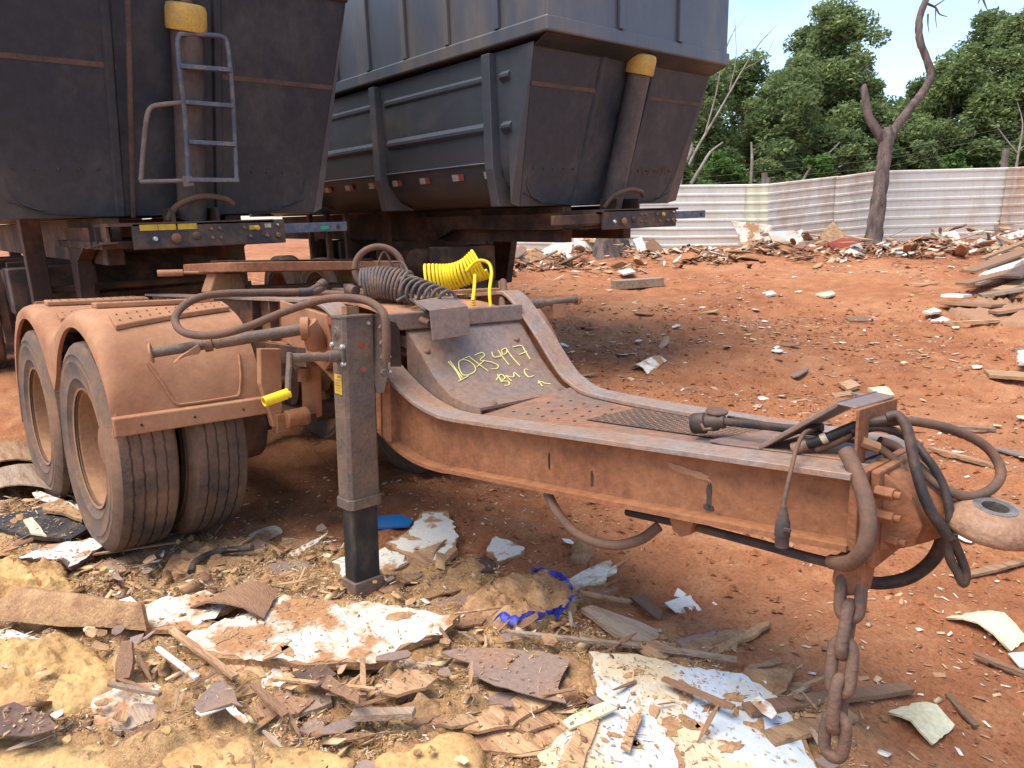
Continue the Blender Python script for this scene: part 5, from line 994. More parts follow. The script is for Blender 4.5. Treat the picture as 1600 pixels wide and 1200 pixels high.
BUSH = [(1075, 20.8, 245, 2.2, 'leaf_light', 'bright low bush at the left end of the visible fence'), (1140, 21.2, 238, 2.6, 'leaf_light', 'yellow-green bush above the pale fence sheet'), (1205, 21.5, 232, 2.6, 'leaf_mid', 'mid green bush beside the short wooden post'), (1262, 21.0, 240, 2.4, 'leaf_light', 'bright bush above the leaning rusty sheet'), (1325, 21.6, 232, 2.4, 'leaf_mid', 'bush just left of the dead trunk'),
 (1425, 21.5, 222, 2.6, 'leaf_dark', 'dark bush just right of the dead trunk'), (1482, 20.6, 232, 1.5, 'leaf_light', 'small fresh green bush above the white fence sheet'), (1535, 21.8, 215, 2.8, 'leaf_dark', 'dark bush left of the tall wooden post'), (1600, 21.4, 212, 2.8, 'leaf_mid', 'bush right of the tall wooden post'), (1380, 22.2, 205, 2.8, 'leaf_dark', 'dark thicket behind the foot of the dead tree'), (1110, 22.6, 205, 3.2, 'leaf_dark', 'dark thicket beside the rear trailer corner'), (1300, 22.8, 200, 3.2, 'leaf_dark', 'dark thicket under the tallest tree'), (1490, 22.8, 195, 3.4, 'leaf_dark', 'dark thicket under the full green tree'), (1190, 23.0, 200, 3.2, 'leaf_dark', 'dark thicket under the broad dark tree'), (1560, 23.0, 190, 3.4, 'leaf_dark', 'dark thicket at the right edge')]
for i, (px, d, tp, wd, m_, lb) in enumerate(BUSH): make_tree(px, d, tp, wd, 0, lb, m_, 90 + i, 'bush', 'bush', 'bushes behind the metal fence', dens=1000, low=.12)
# bare pale saplings
bt = None
for i, (lb, paths) in enumerate((('bare pale branching sapling beside the rear trailer, twigs against the sky', [[(1060, 300, 21, .05), (1085, 240, 21, .045), (1120, 180, 21, .035), (1160, 110, 21, .025), (1185, 70, 21, .015), (1215, 38, 21, .006)], [(1100, 215, 21, .03), (1118, 150, 21, .022), (1130, 90, 21, .014), (1150, 40, 21, .006)], [(1140, 140, 21, .018), (1150, 90, 21, .012), (1148, 30, 21, .005)], [(1160, 110, 21, .016), (1195, 88, 21, .01), (1210, 60, 21, .005)], [(1130, 95, 21, .012), (1140, 60, 21, .008), (1165, 25, 21, .004)], [(1085, 240, 21, .03), (1075, 205, 21, .02), (1082, 190, 21, .008)]]),
    ('crooked pale stems low behind the fence beside the rear trailer', [[(1062, 290, 20.3, .06), (1068, 260, 20.3, .055), (1080, 235, 20.3, .05), (1078, 205, 20.3, .03), (1092, 180, 20.3, .02)], [(1078, 290, 20.3, .06), (1095, 262, 20.3, .05), (1110, 238, 20.3, .04), (1130, 222, 20.3, .02)]]),
    ('thin bare branches sprouting beside the tall wooden post at right', [[(1585, 280, 20, .04), (1592, 235, 20, .03), (1598, 195, 20, .02), (1590, 160, 20, .008)], [(1590, 240, 20, .025), (1570, 215, 20, .018), (1552, 190, 20, .008)], [(1592, 235, 20, .02), (1615, 215, 20, .012), (1640, 200, 20, .006)]]),
    ('pale slanting dead branch in the thicket left of the dead tree', [[(1250, 290, 21, .05), (1268, 262, 21, .04), (1300, 235, 21, .025), (1312, 222, 21, .012)], [(1173, 290, 21, .05), (1175, 250, 21, .045), (1174, 222, 21, .03)], [(1310, 262, 21, .03), (1330, 248, 21, .02), (1336, 240, 21, .008)]]))):
    o = thing('bare_sapling', lb, 'sapling', (0, 0, 0), 'bare pale stems beyond the fence')
    for q in paths: limb(q, o, 'stem', 'bark_pale', 7, 4, .05)
# ------------------------------------------------------------------ rubble: named pieces first
R5 = random.Random(11); HERO = []; HTOP = []
def cover(X, Y):
    """height of the top of a named board above the soil at these points"""
    z = np.zeros(np.shape(X))
    for P, o, n in HTOP:
        (x0, y0), (x1, y1) = P.min(0), P.max(0); q = np.where((X > x0) & (X < x1) & (Y > y0) & (Y < y1))[0]
        if len(q):
            q = q[poly_sd(X[q], Y[q], P) > 0]; zt = o.z - (n.x * (X[q] - o.x) + n.y * (Y[q] - o.y)) / n.z; z[q] = np.maximum(z[q], zt - height(X[q], Y[q]))
    return z
def hero_in(X, Y, grow=0.0):
    k = np.zeros(np.shape(X), bool)
    for P in HERO:
        (x0, y0), (x1, y1) = P.min(0) - grow, P.max(0) + grow; q = (X > x0) & (X < x1) & (Y > y0) & (Y < y1)
        if q.any(): k[q] |= poly_sd(X[q], Y[q], P) > -grow
    return k
def torn(P, jag, step=.035):
    out = []; w1 = R5.uniform(0, 9)
    for i, a in enumerate(P):
        b = P[(i + 1) % len(P)]; n = max(1, int((b - a).length / step)); e = (b - a); nn = V(-e.y, e.x, 0).normalized() if e.length > 1e-5 else V(0, 0, 0)
        for k in range(n):
            w1 = .55 * w1 + R5.uniform(-1, 1); out.append(a.lerp(b, k / n) + nn * jag * max(-1.4, min(1.4, w1)))
    return out
def on_plane(pxs, dz, gx=0, gy=0):
    g = [G(*p) for p in pxs]; c = sum(g, Vector()) / len(g); zc = c.z + dz; nrm = V(-gx, -gy, 1); o = V(c.x, c.y, zc); C_ = Vector(CAM); out = []
    for p in pxs:
        d = Vector(_ray(ROT, *p)); out.append(C_ + d * ((o - C_).dot(nrm) / d.dot(nrm)))
    return out, nrm.normalized()
def board(name, label, cat, pxs, body, face=None, dz=.03, th=.016, g=(0, 0), jag=.006, inset=.0, patches=0, grp=None):
    P, n = on_plane(pxs, dz, *g); HERO.append(np.array([[p.x, p.y] for p in P])); HTOP.append((HERO[-1], P[0], n)); T = torn(P, jag); c = sum(T, Vector()) / len(T)
    L_ = [p - c for p in T]; o = MB().prism([p - n * th for p in L_], n * th).build(name, body, None, None, 0); o.location = c; tag(o, label, cat, grp)
    if face:
        F_ = torn([p * (1 - inset) for p in [q - c for q in P]], jag * (1 + .8 * (inset > 0)), .022); MB().prism([p + n * .0005 for p in F_], n * .0025).build('laminate_face', face, o)
    PP = np.array([[p.x, p.y] for p in P])
    for k in range(patches):   # places where the face has torn away and the core shows
        for _ in range(30):
            q = V(R5.uniform(PP[:, 0].min(), PP[:, 0].max()), R5.uniform(PP[:, 1].min(), PP[:, 1].max()), 0)
            if poly_sd(np.array([q.x]), np.array([q.y]), PP)[0] > .05: break
        q = q - c; q.z = -(n.x * q.x + n.y * q.y) / n.z; sz = R5.uniform(.018, .06); a0 = R5.uniform(0, 3.1); e1 = V(math.cos(a0), math.sin(a0), 0); e2 = V(-e1.y, e1.x, 0); asp = R5.uniform(.3, .7); pl = []
        for a in np.linspace(0, 2 * math.pi, 17)[:-1]:
            d = e1 * math.cos(a) * sz * R5.uniform(.6, 1.2) + e2 * math.sin(a) * sz * asp * R5.uniform(.6, 1.2); d.z = -(n.x * d.x + n.y * d.y) / n.z; pl.append(q + d + n * .0032)
        MB().prism(pl, n * .003).build('torn_patch', 'fibre', o)
    return o
def curl(name, label, cat, q, mat, arch=.05, dz=.01, th=.008, n=10, m=4, along=True, noise_=.006):
    A, B, C_, D = [G(*p) for p in q]; rows = []; HERO.append(np.array([[p.x, p.y] for p in (A, B, C_, D)]))
    for i in range(n + 1):
        r = []
        for j in range(m + 1):
            s, t = i / n, j / m; p = A.lerp(B, s).lerp(D.lerp(C_, s), t); u = t if along else s
            p.z = max(p.z, 0) + dz + arch * math.sin(math.pi * u) + R5.uniform(-noise_, noise_); r.append(p)
        rows.append(r)
    c = sum((p for r in rows for p in r), Vector()) / ((n + 1) * (m + 1)); rows = [[p - c for p in r] for r in rows]
    o = MB().grid(rows).build(name, mat, None, 50, solid=th); o.location = c; return tag(o, label, cat)
def lump(name, label, cat, pxs, hgt, mat, rough=.02, edge=.10, seed=0, step=.014, flat=False):
    P = [G(*p) for p in pxs]; PP = np.array([[p.x, p.y] for p in P]); HERO.append(PP); lo, hi = PP.min(0) - .06 - step * 3, PP.max(0) + .06 + step * 3
    xs = np.arange(lo[0], hi[0], step); ys = np.arange(lo[1], hi[1], step); X, Y = np.meshgrid(xs, ys, indexing='ij'); sd = poly_sd(X, Y, PP) + .02 * fbm(X * 14 + seed, Y * 14, 3)
    k = np.clip(sd / edge, 0, 1); prof = np.sqrt(1 - (1 - k) ** 2); Z = base_h(X, Y) + .015 + hgt * prof * (1 + .35 * fbm(X * 4 + seed, Y * 4, 3)) + rough * fbm(X * 22, Y * 22 + seed, 5, .65) * k
    Z = np.where(sd < 0, height(X, Y) - .09, Z); ok = sd > -max(.03, step * 2); idx = -np.ones(X.shape, int); idx[ok] = np.arange(ok.sum()); c = np.array([X[ok].mean(), Y[ok].mean(), Z[ok].mean()])
    vs = np.stack([X[ok], Y[ok], Z[ok]], 1) - c; fs = []
    for i in range(X.shape[0] - 1):
        for j in range(X.shape[1] - 1):
            q = (idx[i, j], idx[i + 1, j], idx[i + 1, j + 1], idx[i, j + 1])
            if min(q) >= 0: fs.append(q)
    mb = MB(); mb.v = vs.tolist(); mb.f = [tuple(int(a) for a in f) for f in fs]; o = mb.build(name, mat, None, 80); o.location = c; return tag(o, label, cat)
def stick(name, label, cat, a, b, w_, th, mat, dz=(.03, .03), bend=0.0, grp=None):
    A, B = G(*a), G(*b); A.z += dz[0]; B.z += dz[1]; c = (A + B) / 2; d = (B - A); L_ = d.length; d.normalize(); s = d.cross(V(0, 0, 1)).normalized(); up = s.cross(d); rows = []
    for i in range(6):
        t = i / 5; p = (A - c).lerp(B - c, t) + up * bend * math.sin(math.pi * t); ww = w_ * (1 - .35 * abs(t - .4)) * R5.uniform(.85, 1.1) / 2
        rows.append([p - s * ww, p + s * ww, p + s * ww * .9 + up * th, p - s * ww * .9 + up * th, p - s * ww])
    mb = MB(); mb.grid(rows); mb.add(rows[0][:4], [(0, 1, 2, 3)]); mb.add(rows[-1][:4], [(0, 1, 2, 3)]); o = mb.build(name, mat, None); o.location = c
    return tag(o, label, cat, grp)
# foam blocks along the lower edge
lump('foam_slab', 'big crumbling yellow foam block at the lower left', 'foam', [(-120, 1015), (30, 1008), (110, 1003), (185, 1030), (205, 1060), (180, 1095), (95, 1120), (40, 1110), (-120, 1120)], .085, 'foam', .022, .12, 1, .010)
lump('foam_slab', 'long smooth yellow foam slab along the bottom left edge', 'foam', [(-150, 1165), (120, 1150), (260, 1140), (400, 1152), (500, 1172), (548, 1190), (560, 1260), (-150, 1330)], .05, 'foam', .005, .06, 2)
lump('foam_slab', 'rounded yellow foam slab at the bottom centre', 'foam', [(588, 1180), (640, 1160), (700, 1148), (740, 1152), (765, 1185), (765, 1260), (585, 1260)], .045, 'foam', .004, .05, 3)
lump('foam_lump', 'small yellow foam lumps left of the long raised board', 'foam', [(-60, 900), (20, 878), (80, 875), (120, 915), (100, 945), (10, 965), (-60, 960)], .06, 'foam', .03, .08, 4)
lump('fibre_heap', 'shredded fibreboard heap ringed by blue film, right of the jack', 'rubble', [(735, 925), (800, 905), (860, 905), (905, 935), (895, 960), (840, 985), (780, 985), (720, 970)], .05, 'fibre', .03, .09, 5)
lump('fibre_heap', 'shredded fibre heap between the front tyre and the black hose offcut', 'rubble', [(255, 885), (300, 860), (340, 855), (350, 880), (320, 905), (270, 910)], .04, 'fibre', .02, .06, 6)
lump('fibre_clump', 'straw-like fibre clump lying on the grey-brown sheet', 'rubble', [(845, 1055), (880, 1030), (915, 1040), (935, 1075), (915, 1100), (865, 1100), (842, 1080)], .035, 'fibre', .02, .05, 7)
lump('fibre_clump', 'straw-like fibre clump on the cracked white board at the bottom', 'rubble', [(915, 1165), (945, 1155), (975, 1165), (985, 1190), (975, 1230), (915, 1230)], .025, 'fibre', .02, .04, 8)
lump('fibre_clump', 'frayed pale fibre clump in front of the foam slab at the bottom centre', 'rubble', [(600, 1110), (650, 1085), (720, 1100), (745, 1125), (700, 1150), (620, 1150)], .05, 'fibre', .03, .06, 9)
lump('fibre_clump', 'small fibre tuft on the red soil under the hanging hose', 'rubble', [(885, 862), (915, 855), (930, 870), (915, 885), (890, 882)], .04, 'fibre', .02, .04, 10)
# boards
board('laminate_board', 'large dirty white board lying flat in front of the jack foot', 'board', [(440, 933), (560, 940), (722, 962), (690, 990), (640, 1005), (610, 1022), (590, 1034), (470, 1036), (335, 1027), (285, 1008), (300, 985), (400, 955)], 'fibre', 'laminate_soiled', .055, .03, jag=.008, inset=.012, patches=5)
board('laminate_board', 'soiled white board left of the jack, under the curled bark-like sheet', 'board', [(205, 958), (250, 938), (330, 925), (390, 935), (330, 965), (300, 985), (225, 985)], 'fibre', 'laminate_soiled', .06, .02, jag=.012, inset=.04)
board('laminate_board', 'huge cream and pale blue board at the bottom right of centre', 'board', [(920, 1022), (985, 1020), (1060, 1042), (1160, 1052), (1215, 1090), (1250, 1140), (1300, 1250), (960, 1260), (990, 1130), (930, 1080)], 'fibre', 'laminate_blue', .045, .02, jag=.005, inset=.004, patches=9)
board('laminate_board', 'cracked bluish white board at the bottom centre beside the fibre clump', 'board', [(845, 1185), (890, 1130), (930, 1115), (1000, 1110), (1040, 1140), (1065, 1190), (1070, 1260), (830, 1260)], 'fibre', 'laminate_blue', .06, .015, jag=.006, inset=.006, patches=4)
board('laminate_board', 'broken white laminate on thick fibreboard, under the gooseneck', 'board', [(605, 850), (630, 835), (660, 800), (700, 797), (712, 830), (714, 858), (690, 880), (670, 885), (635, 868)], 'fibre', 'laminate', .05, .035, jag=.01, inset=.08)
board('laminate_board', 'white laminate scrap just right of the jack foot', 'board', [(585, 875), (600, 855), (635, 872), (640, 880), (600, 897), (585, 897)], 'fibre', 'laminate', .03, .015, jag=.008, inset=.05)
board('laminate_board', 'white laminate scrap just left of the jack foot', 'board', [(522, 880), (545, 868), (545, 900), (530, 905)], 'fibre', 'laminate', .03, .012, jag=.008, inset=.05)
board('laminate_board', 'small wedge of white-faced fibreboard on the red soil under the drawbar', 'board', [(762, 862), (772, 838), (800, 845), (820, 855), (815, 866), (780, 878)], 'fibre', 'laminate', .03, .025, jag=.006, inset=.08)
board('laminate_board', 'clean white board with dark broken edge against the front tyre', 'board', [(28, 872), (75, 850), (140, 842), (170, 840), (178, 845), (140, 865), (112, 885), (95, 876)], 'sheet_dark', 'laminate', .075, .02, (.02, .05), jag=.008, inset=.02)
board('plastic_sheet', 'smooth bluish white sheet at the left edge below the raised board', 'sheet', [(-40, 985), (20, 985), (85, 1006), (60, 1010), (-40, 1012)], 'laminate', 'laminate_blue', .05, .006, jag=.002)
board('plastic_piece', 'rounded grey white plastic piece on the soiled board', 'scrap', [(158, 952), (185, 938), (203, 932), (216, 942), (208, 958), (192, 968), (172, 962)], 'sheet_white', None, .11, .006, (.1, .2), jag=.002)
board('fibreboard_sheet', 'grey-brown flexible sheet beside the cream board', 'sheet', [(690, 1020), (725, 1012), (775, 1012), (850, 1018), (890, 1030), (870, 1075), (885, 1098), (830, 1085), (775, 1070), (728, 1050), (735, 1035)], 'sheet_brown', None, .055, .004, (.02, .0), jag=.004)
board('fibreboard_sheet', 'dark purple-brown sheet at the left edge between two foam blocks', 'sheet', [(-60, 1125), (20, 1098), (75, 1120), (90, 1138), (50, 1150), (-20, 1150), (-60, 1160)], 'sheet_dark', None, .085, .005, (0, .03), jag=.004)
board('fibreboard_sheet', 'brown board with a white torn edge in the lower left rubble', 'board', [(305, 1100), (340, 1062), (365, 1075), (378, 1105), (362, 1098), (330, 1108), (310, 1116)], 'sheet_brown', None, .07, .006, (.0, .15), jag=.004)
board('laminate_strip', 'white torn strip below the brown board in the lower left rubble', 'scrap', [(306, 1114), (330, 1101), (356, 1095), (388, 1126), (384, 1130), (352, 1105), (315, 1118)], 'laminate', None, .065, .005, jag=.004)
board('fibreboard_sheet', 'flat tan fibreboard lying below the big dirty white board', 'board', [(590, 1080), (610, 1060), (650, 1045), (680, 1060), (665, 1075), (620, 1086)], 'wood_tan', None, .07, .012, (.05, .1), jag=.008)
board('fibreboard_sheet', 'slanting brown offcut below the big dirty white board', 'board', [(455, 1050), (510, 1038), (525, 1052), (495, 1072), (470, 1065)], 'sheet_dark', None, .06, .006, (.1, .1), jag=.006)
board('fibreboard_sheet', 'long dark offcut standing on edge left of the tan fibreboard', 'board', [(492, 1052), (515, 1056), (562, 1085), (560, 1100), (500, 1070)], 'wood_brown', None, .085, .008, (.3, .5), jag=.006)
board('fibreboard_sheet', 'pair of dark grey-brown offcuts on the soil right of the jack', 'board', [(690, 885), (755, 870), (776, 882), (770, 892), (700, 900)], 'sheet_dark', None, .03, .008, jag=.005)
board('veneer_strip', 'cream white strip lying across the bluish white board', 'strip', [(880, 1128), (895, 1118), (945, 1096), (965, 1106), (940, 1118), (890, 1138)], 'cream_board', None, .09, .008, (.0, .08), jag=.003)
board('plank', 'short brown plank across the cracked bluish white board', 'plank', [(868, 1210), (895, 1150), (918, 1115), (935, 1125), (915, 1175), (900, 1230)], 'wood_tan', None, .085, .014, jag=.004)
board('plank', 'brown plank stub on the bluish white board', 'plank', [(970, 1165), (985, 1120), (1002, 1105), (1003, 1120), (985, 1172)], 'wood_tan', None, .08, .012, jag=.004)
board('plank', 'weathered pale plank with split end on the red soil', 'plank', [(908, 950), (925, 945), (1000, 972), (1032, 985), (1030, 998), (1008, 1004), (960, 990)], 'wood_grey', None, .03, .02, jag=.004)
board('plank', 'pointed tan plank beside the cream board corner', 'plank', [(982, 1004), (1028, 1000), (1062, 1018), (1040, 1028), (1015, 1026)], 'wood_tan', None, .025, .012, jag=.004)
board('plank', 'reddish plank on the soil beyond the weathered one', 'plank', [(985, 932), (1005, 928), (1035, 955), (1030, 968)], 'wood_brown', None, .02, .012, jag=.004)
board('laminate_chip', 'white laminate flake alone on the red soil below the drawbar', 'scrap', [(1040, 943), (1060, 936), (1078, 930), (1095, 952), (1078, 958), (1055, 956)], 'laminate', None, .02, .006, (.05, .1), jag=.006)
board('laminate_chip', 'small white flake beside the larger one below the drawbar', 'scrap', [(1052, 930), (1060, 918), (1072, 928), (1066, 934)], 'laminate', None, .02, .006, (.05, .1), jag=.004)
board('laminate_chip', 'white flake on the edge of the cream board', 'scrap', [(1175, 1095), (1185, 1088), (1205, 1100), (1215, 1115), (1205, 1123), (1190, 1112)], 'laminate', None, .07, .004, jag=.004)
curl('curved_panel', 'curved cream panel at the right edge, beyond the chain', 'panel', [(1476, 968), (1530, 958), (1604, 1002), (1578, 1022)], 'cream_board', .05, .01)
curl('curved_panel', 'curved cream panel on the soil right of the chain', 'panel', [(1388, 1120), (1435, 1105), (1488, 1140), (1455, 1172)], 'cream_board', .03, .01)
board('laminate_chip', 'white scrap at the right edge below the curved cream panel', 'scrap', [(1578, 1022), (1600, 1018), (1620, 1045), (1595, 1042)], 'laminate', None, .02, .006, jag=.005)
curl('curled_sheet', 'brown bark-like curled sheet lying on the big dirty white board', 'sheet', [(300, 972), (355, 948), (440, 945), (415, 990)], 'wood_brown', .05, .07, .008)
curl('raised_board', 'long warped board raised over a dark hollow at the left', 'board', [(-30, 985), (110, 955), (225, 985), (232, 1004)], 'fibre', .10, .05, .02, 14, 4, False, .008)
curl('rolled_board', 'pale rolled board at the left edge beside the rear tyre', 'board', [(-40, 745), (-40, 715), (95, 712), (98, 742)], 'wood_tan', .10, .03, .01, 8, 6, True)
curl('rolled_sheet', 'reddish rolled sheet below the pale rolled board', 'sheet', [(-40, 782), (-30, 752), (95, 748), (122, 785)], 'wood_grey', .09, .03, .008, 8, 6, True)
board('plank', 'tan plank behind the rolls at the left edge', 'plank', [(-30, 705), (62, 695), (62, 710), (-30, 722)], 'wood_tan', None, .05, .02, jag=.004)
board('rubber_mat', 'black rubber mat with foam crumbs left of the front tyre', 'mat', [(-20, 810), (30, 798), (80, 790), (128, 800), (138, 825), (110, 842), (50, 838), (-20, 822)], 'mat_black', None, .05, .02, jag=.004)
board('foam_chip', 'tan foam chip on the black rubber mat', 'foam', [(36, 812), (50, 808), (66, 828), (72, 836), (48, 832)], 'cream_board', None, .075, .012, jag=.003)
board('foam_chip', 'ragged tan fibre strip beside the front tyre', 'foam', [(66, 788), (95, 780), (128, 800), (128, 812), (100, 802), (72, 796)], 'fibre', None, .09, .018, jag=.006)
board('laminate_strip', 'white strip above the ragged fibre beside the front tyre', 'scrap', [(50, 770), (62, 768), (110, 785), (125, 797), (100, 790), (55, 778)], 'laminate', None, .10, .006, jag=.003)
board('blue_plate', 'bright blue plastic plate behind the jack leg', 'plastic', [(575, 806), (628, 804), (646, 812), (640, 821), (585, 824)], 'blue_plastic', None, .03, .012, jag=.001)
def strand(name, label, cat, pts, r, mat, dz=.04):
    P = [G(*p) for p in pts]; P = [V(p.x, p.y, p.z + dz) for p in P]; c = sum(P, Vector()) / len(P); o = MB().tube(crom([p - c for p in P], 6), r, 8).build(name, mat, None, 60); o.location = c; return tag(o, label, cat)
strand('hose_offcut', 'short black hose offcut lying in front of the tyres', 'hose', [(300, 909), (306, 895), (325, 882), (350, 875), (396, 870)], .017, 'mat_black', .05)
def film(label, pts, wdt):
    P = [G(*p) for p in pts]; P = [V(p.x, p.y, p.z + .05) for p in P]; P = crom(P, 6); c = sum(P, Vector()) / len(P)
    A = [p - c + V(R5.uniform(-.01, .01), R5.uniform(-.01, .01), R5.uniform(0, .025)) for p in P]; B = [a + V(R5.uniform(-.01, .01), -wdt * R5.uniform(.4, 1.2), R5.uniform(-.03, -.005)) for a in A]
    o = MB().grid([A, [a.lerp(b, .5) + V(0, 0, .012) for a, b in zip(A, B)], B]).build('blue_film', 'blue_film', None, 60); o.location = c; tag(o, label, 'film')
film('crumpled blue film strip along the front of the shredded heap', [(785, 983), (810, 985), (840, 980), (865, 973), (890, 965), (903, 950)], .05)
film('thin blue film strip along the back of the shredded heap', [(835, 910), (855, 908), (875, 915), (888, 925), (897, 940)], .025)
for lb, a, b, w_, th, m_, dz in (('white painted lath slanting in the lower left rubble', (250, 1036), (312, 1085), .022, .008, 'laminate', (.06, .06)), ('tan lath crossing beside the white painted lath', (272, 1008), (372, 1088), .03, .012, 'wood_tan', (.06, .07)), ('grey split stick in the lower left rubble', (176, 1095), (255, 1112), .02, .012, 'wood_grey', (.06, .06)), ('long pale split lath left of the pale fibre clump', (430, 1085), (590, 1107), .018, .008, 'wood_tan', (.06, .07)), ('brown batten leaning in the rubble above the foam slab', (400, 1100), (450, 1145), .03, .01, 'wood_brown', (.07, .06)),
    ('upright grey-brown block stub beside the big foam block', (196, 1080), (206, 1045), .06, .02, 'wood_brown', (.04, .10)), ('short wooden prop standing among the offcuts', (570, 1110), (570, 1066), .025, .012, 'wood_tan', (.05, .10)), ('thin tan batten under the front tyre', (125, 885), (280, 862), .02, .008, 'wood_brown', (.05, .05)), ('grey board end with white paint at the foam slab', (555, 1150), (650, 1148), .045, .02, 'wood_grey', (.07, .07)), ('thin stick over the shredded heap', (710, 985), (800, 972), .012, .006, 'wood_tan', (.07, .07)),
    ('split pale log on the open soil beyond the gooseneck', (958, 451), (1034, 446), .32, .14, 'wood_grey', (.0, .0)), ('long thin plank on the soil behind the coupling', (1425, 655), (1520, 690), .05, .02, 'wood_grey', (.01, .01)), ('second grey plank on the soil behind the coupling', (1440, 668), (1555, 675), .05, .02, 'wood_grey', (.01, .01)), ('brown plank on the soil behind the big hose loop', (1455, 705), (1560, 735), .06, .02, 'wood_tan', (.01, .01)), ('long plank at the right edge below the towing eye', (1510, 905), (1610, 880), .045, .012, 'wood_tan', (.015, .015)), ('tan lath pointing at the weathered plank', (905, 940), (985, 948), .03, .01, 'wood_tan', (.04, .02)), ('crossed thin stick beside the blue film', (895, 955), (965, 930), .012, .006, 'wood_grey', (.04, .03)),
    ('long board lying across the rubble right of the chain', (1165, 1120), (1420, 1085), .06, .015, 'wood_brown', (.02, .02)), ('thin brown strip on the soil right of the curved panel', (1480, 1090), (1525, 1140), .03, .008, 'wood_brown', (.01, .01)), ('dark batten under the right edge panel', (1520, 1030), (1605, 1065), .03, .012, 'wood_brown', (.02, .02)), ('brown wooden sheet edge beneath the chain', (1200, 1165), (1330, 1130), .08, .012, 'wood_tan', (.02, .03)),
    ('grey edge strip bordering the cream board', (780, 1008), (1000, 1030), .022, .012, 'wood_grey', (.055, .05)), ('grey edge strip at the far corner of the cream board', (1028, 1036), (1150, 1052), .024, .014, 'wood_grey', (.055, .05)), ('long brown splinter on the cream board', (1035, 1088), (1145, 1135), .03, .008, 'wood_brown', (.065, .065))):
    stick('lath' if w_ < .04 else 'plank', lb, 'wood', a, b, w_, th, m_, dz)
# further flat broken boards half buried in the shredded layer
LAND0 = [((60, 830), 'near the black rubber mat'), ((215, 870), 'in front of the front tyre'), ((360, 850), 'below the inner tyre'), ((480, 880), 'left of the jack foot'), ((640, 900), 'right of the jack foot'), ((560, 1000), 'below the big dirty white board'), ((250, 980), 'near the soiled board at left'), ((200, 1130), 'beside the big foam block'), ((330, 1070), 'by the white painted lath'), ((480, 1110), 'above the long foam slab'), ((660, 1110), 'near the pale fibre clump'), ((800, 1110), 'left of the cracked white board'), ((750, 940), 'left of the blue film heap'), ((1100, 1010), 'beyond the cream board'), ((1200, 1060), 'left of the chain'), ((420, 1040), 'in the centre left rubble'), ((900, 900), 'under the drawbar')]
used = {}
RB = random.Random(77)
for i in range(88):
    (cx, cy), where = LAND0[i % len(LAND0)]; cx += RB.uniform(-55, 55); cy += RB.uniform(-28, 28); sz = RB.uniform(16, 48) if i < 56 else RB.uniform(52, 88) * (.6 + (cy - 700) / 600); a0 = RB.uniform(0, 3.14); asp = RB.uniform(.28, .75); n = RB.randint(4, 7)
    pxs = [(cx + sz * math.cos(a0 + 2 * math.pi * k / n + RB.uniform(-.3, .3)) * RB.uniform(.7, 1.15), cy + .62 * sz * asp * 1.4 * math.sin(2 * math.pi * k / n + RB.uniform(-.3, .3)) * RB.uniform(.7, 1.15)) for k in range(n)]
    m_, cn = RB.choice((('wood_tan', 'tan'), ('sheet_brown', 'grey-brown'), ('wood_brown', 'brown'), ('fibre', 'frayed'), ('laminate_soiled', 'soiled white'), ('wood_grey', 'greyish'), ('wood_tan', 'pale tan')))
    sizew = 'broad' if sz > 62 else 'large' if sz > 34 else ('medium' if sz > 24 else 'small'); shp = 'narrow' if asp < .42 else ('wide' if asp > .6 else 'ragged'); board('broken_board', f'{sizew} {shp} {cn} broken board {where}', 'board', pxs, m_, None, RB.uniform(.004, .022), RB.uniform(.006, .018), (RB.uniform(-.07, .07), RB.uniform(-.07, .07)), .009, grp='flat broken boards ' + where)
# pieces standing against the fence and in the distant heap
def upright(name, label, cat, pxs, d, mat, th=.03, lean=.25):
    P = [wD(a, b, d) for a, b in pxs]; zb = min(p.z for p in P); back = Vector((FD[0], FD[1], 0)); P = [p + back * (p.z - zb) * lean for p in P]; P = torn(P, .012, .12); c = sum(P, Vector()) / len(P)
    o = MB().prism([p - c for p in P], back * th + V(0, 0, -th * lean)).build(name, mat, None); o.location = c; return tag(o, label, cat)
upright('white_panel', 'large clean white panel leaning on the fence under the rear trailer nose', 'panel', [(897, 355), (947, 355), (925, 391), (897, 390)], 16.6, 'laminate')
upright('white_panel', 'narrow white panel standing right of the brown root tuft', 'panel', [(990, 374), (1003, 370), (1013, 398), (1000, 400)], 16.2, 'laminate')
upright('white_panel', 'white panel pieces slumped left of the clean white panel', 'panel', [(845, 392), (870, 376), (895, 380), (892, 395), (865, 402)], 16.2, 'sheet_white')
upright('fibreboard_sheet', 'tan board propped low at the left of the distant heap', 'board', [(820, 398), (845, 392), (872, 408), (845, 416), (822, 412)], 15.6, 'wood_tan')
upright('fibreboard_sheet', 'dark brown slab right of the narrow white panel', 'board', [(1010, 380), (1022, 373), (1036, 386), (1032, 402), (1012, 402)], 16.2, 'wood_brown')
upright('grey_panel', 'grey white panel with torn brown patch leaning on the fence corner', 'panel', [(1147, 345), (1212, 352), (1202, 394), (1165, 396)], 16.6, 'laminate_soiled')
upright('white_panel', 'bluish white panel leaning left of the rusty fence sheets', 'panel', [(1201, 362), (1245, 360), (1232, 392), (1216, 392)], 16.4, 'laminate_blue')
upright('white_panel', 'cream panel overlapping the bluish white panel', 'panel', [(1232, 372), (1256, 358), (1270, 376), (1255, 392), (1228, 394)], 16.2, 'laminate')
upright('fibreboard_sheet', 'brown triangular board left of the dead tree', 'board', [(1280, 372), (1306, 346), (1326, 372), (1310, 384)], 16.5, 'wood_tan')
upright('red_sheet', 'reddish sheet in the heap at the foot of the dead tree', 'sheet', [(1294, 380), (1318, 372), (1345, 374), (1340, 384), (1300, 388)], 15.9, 'red_paint')
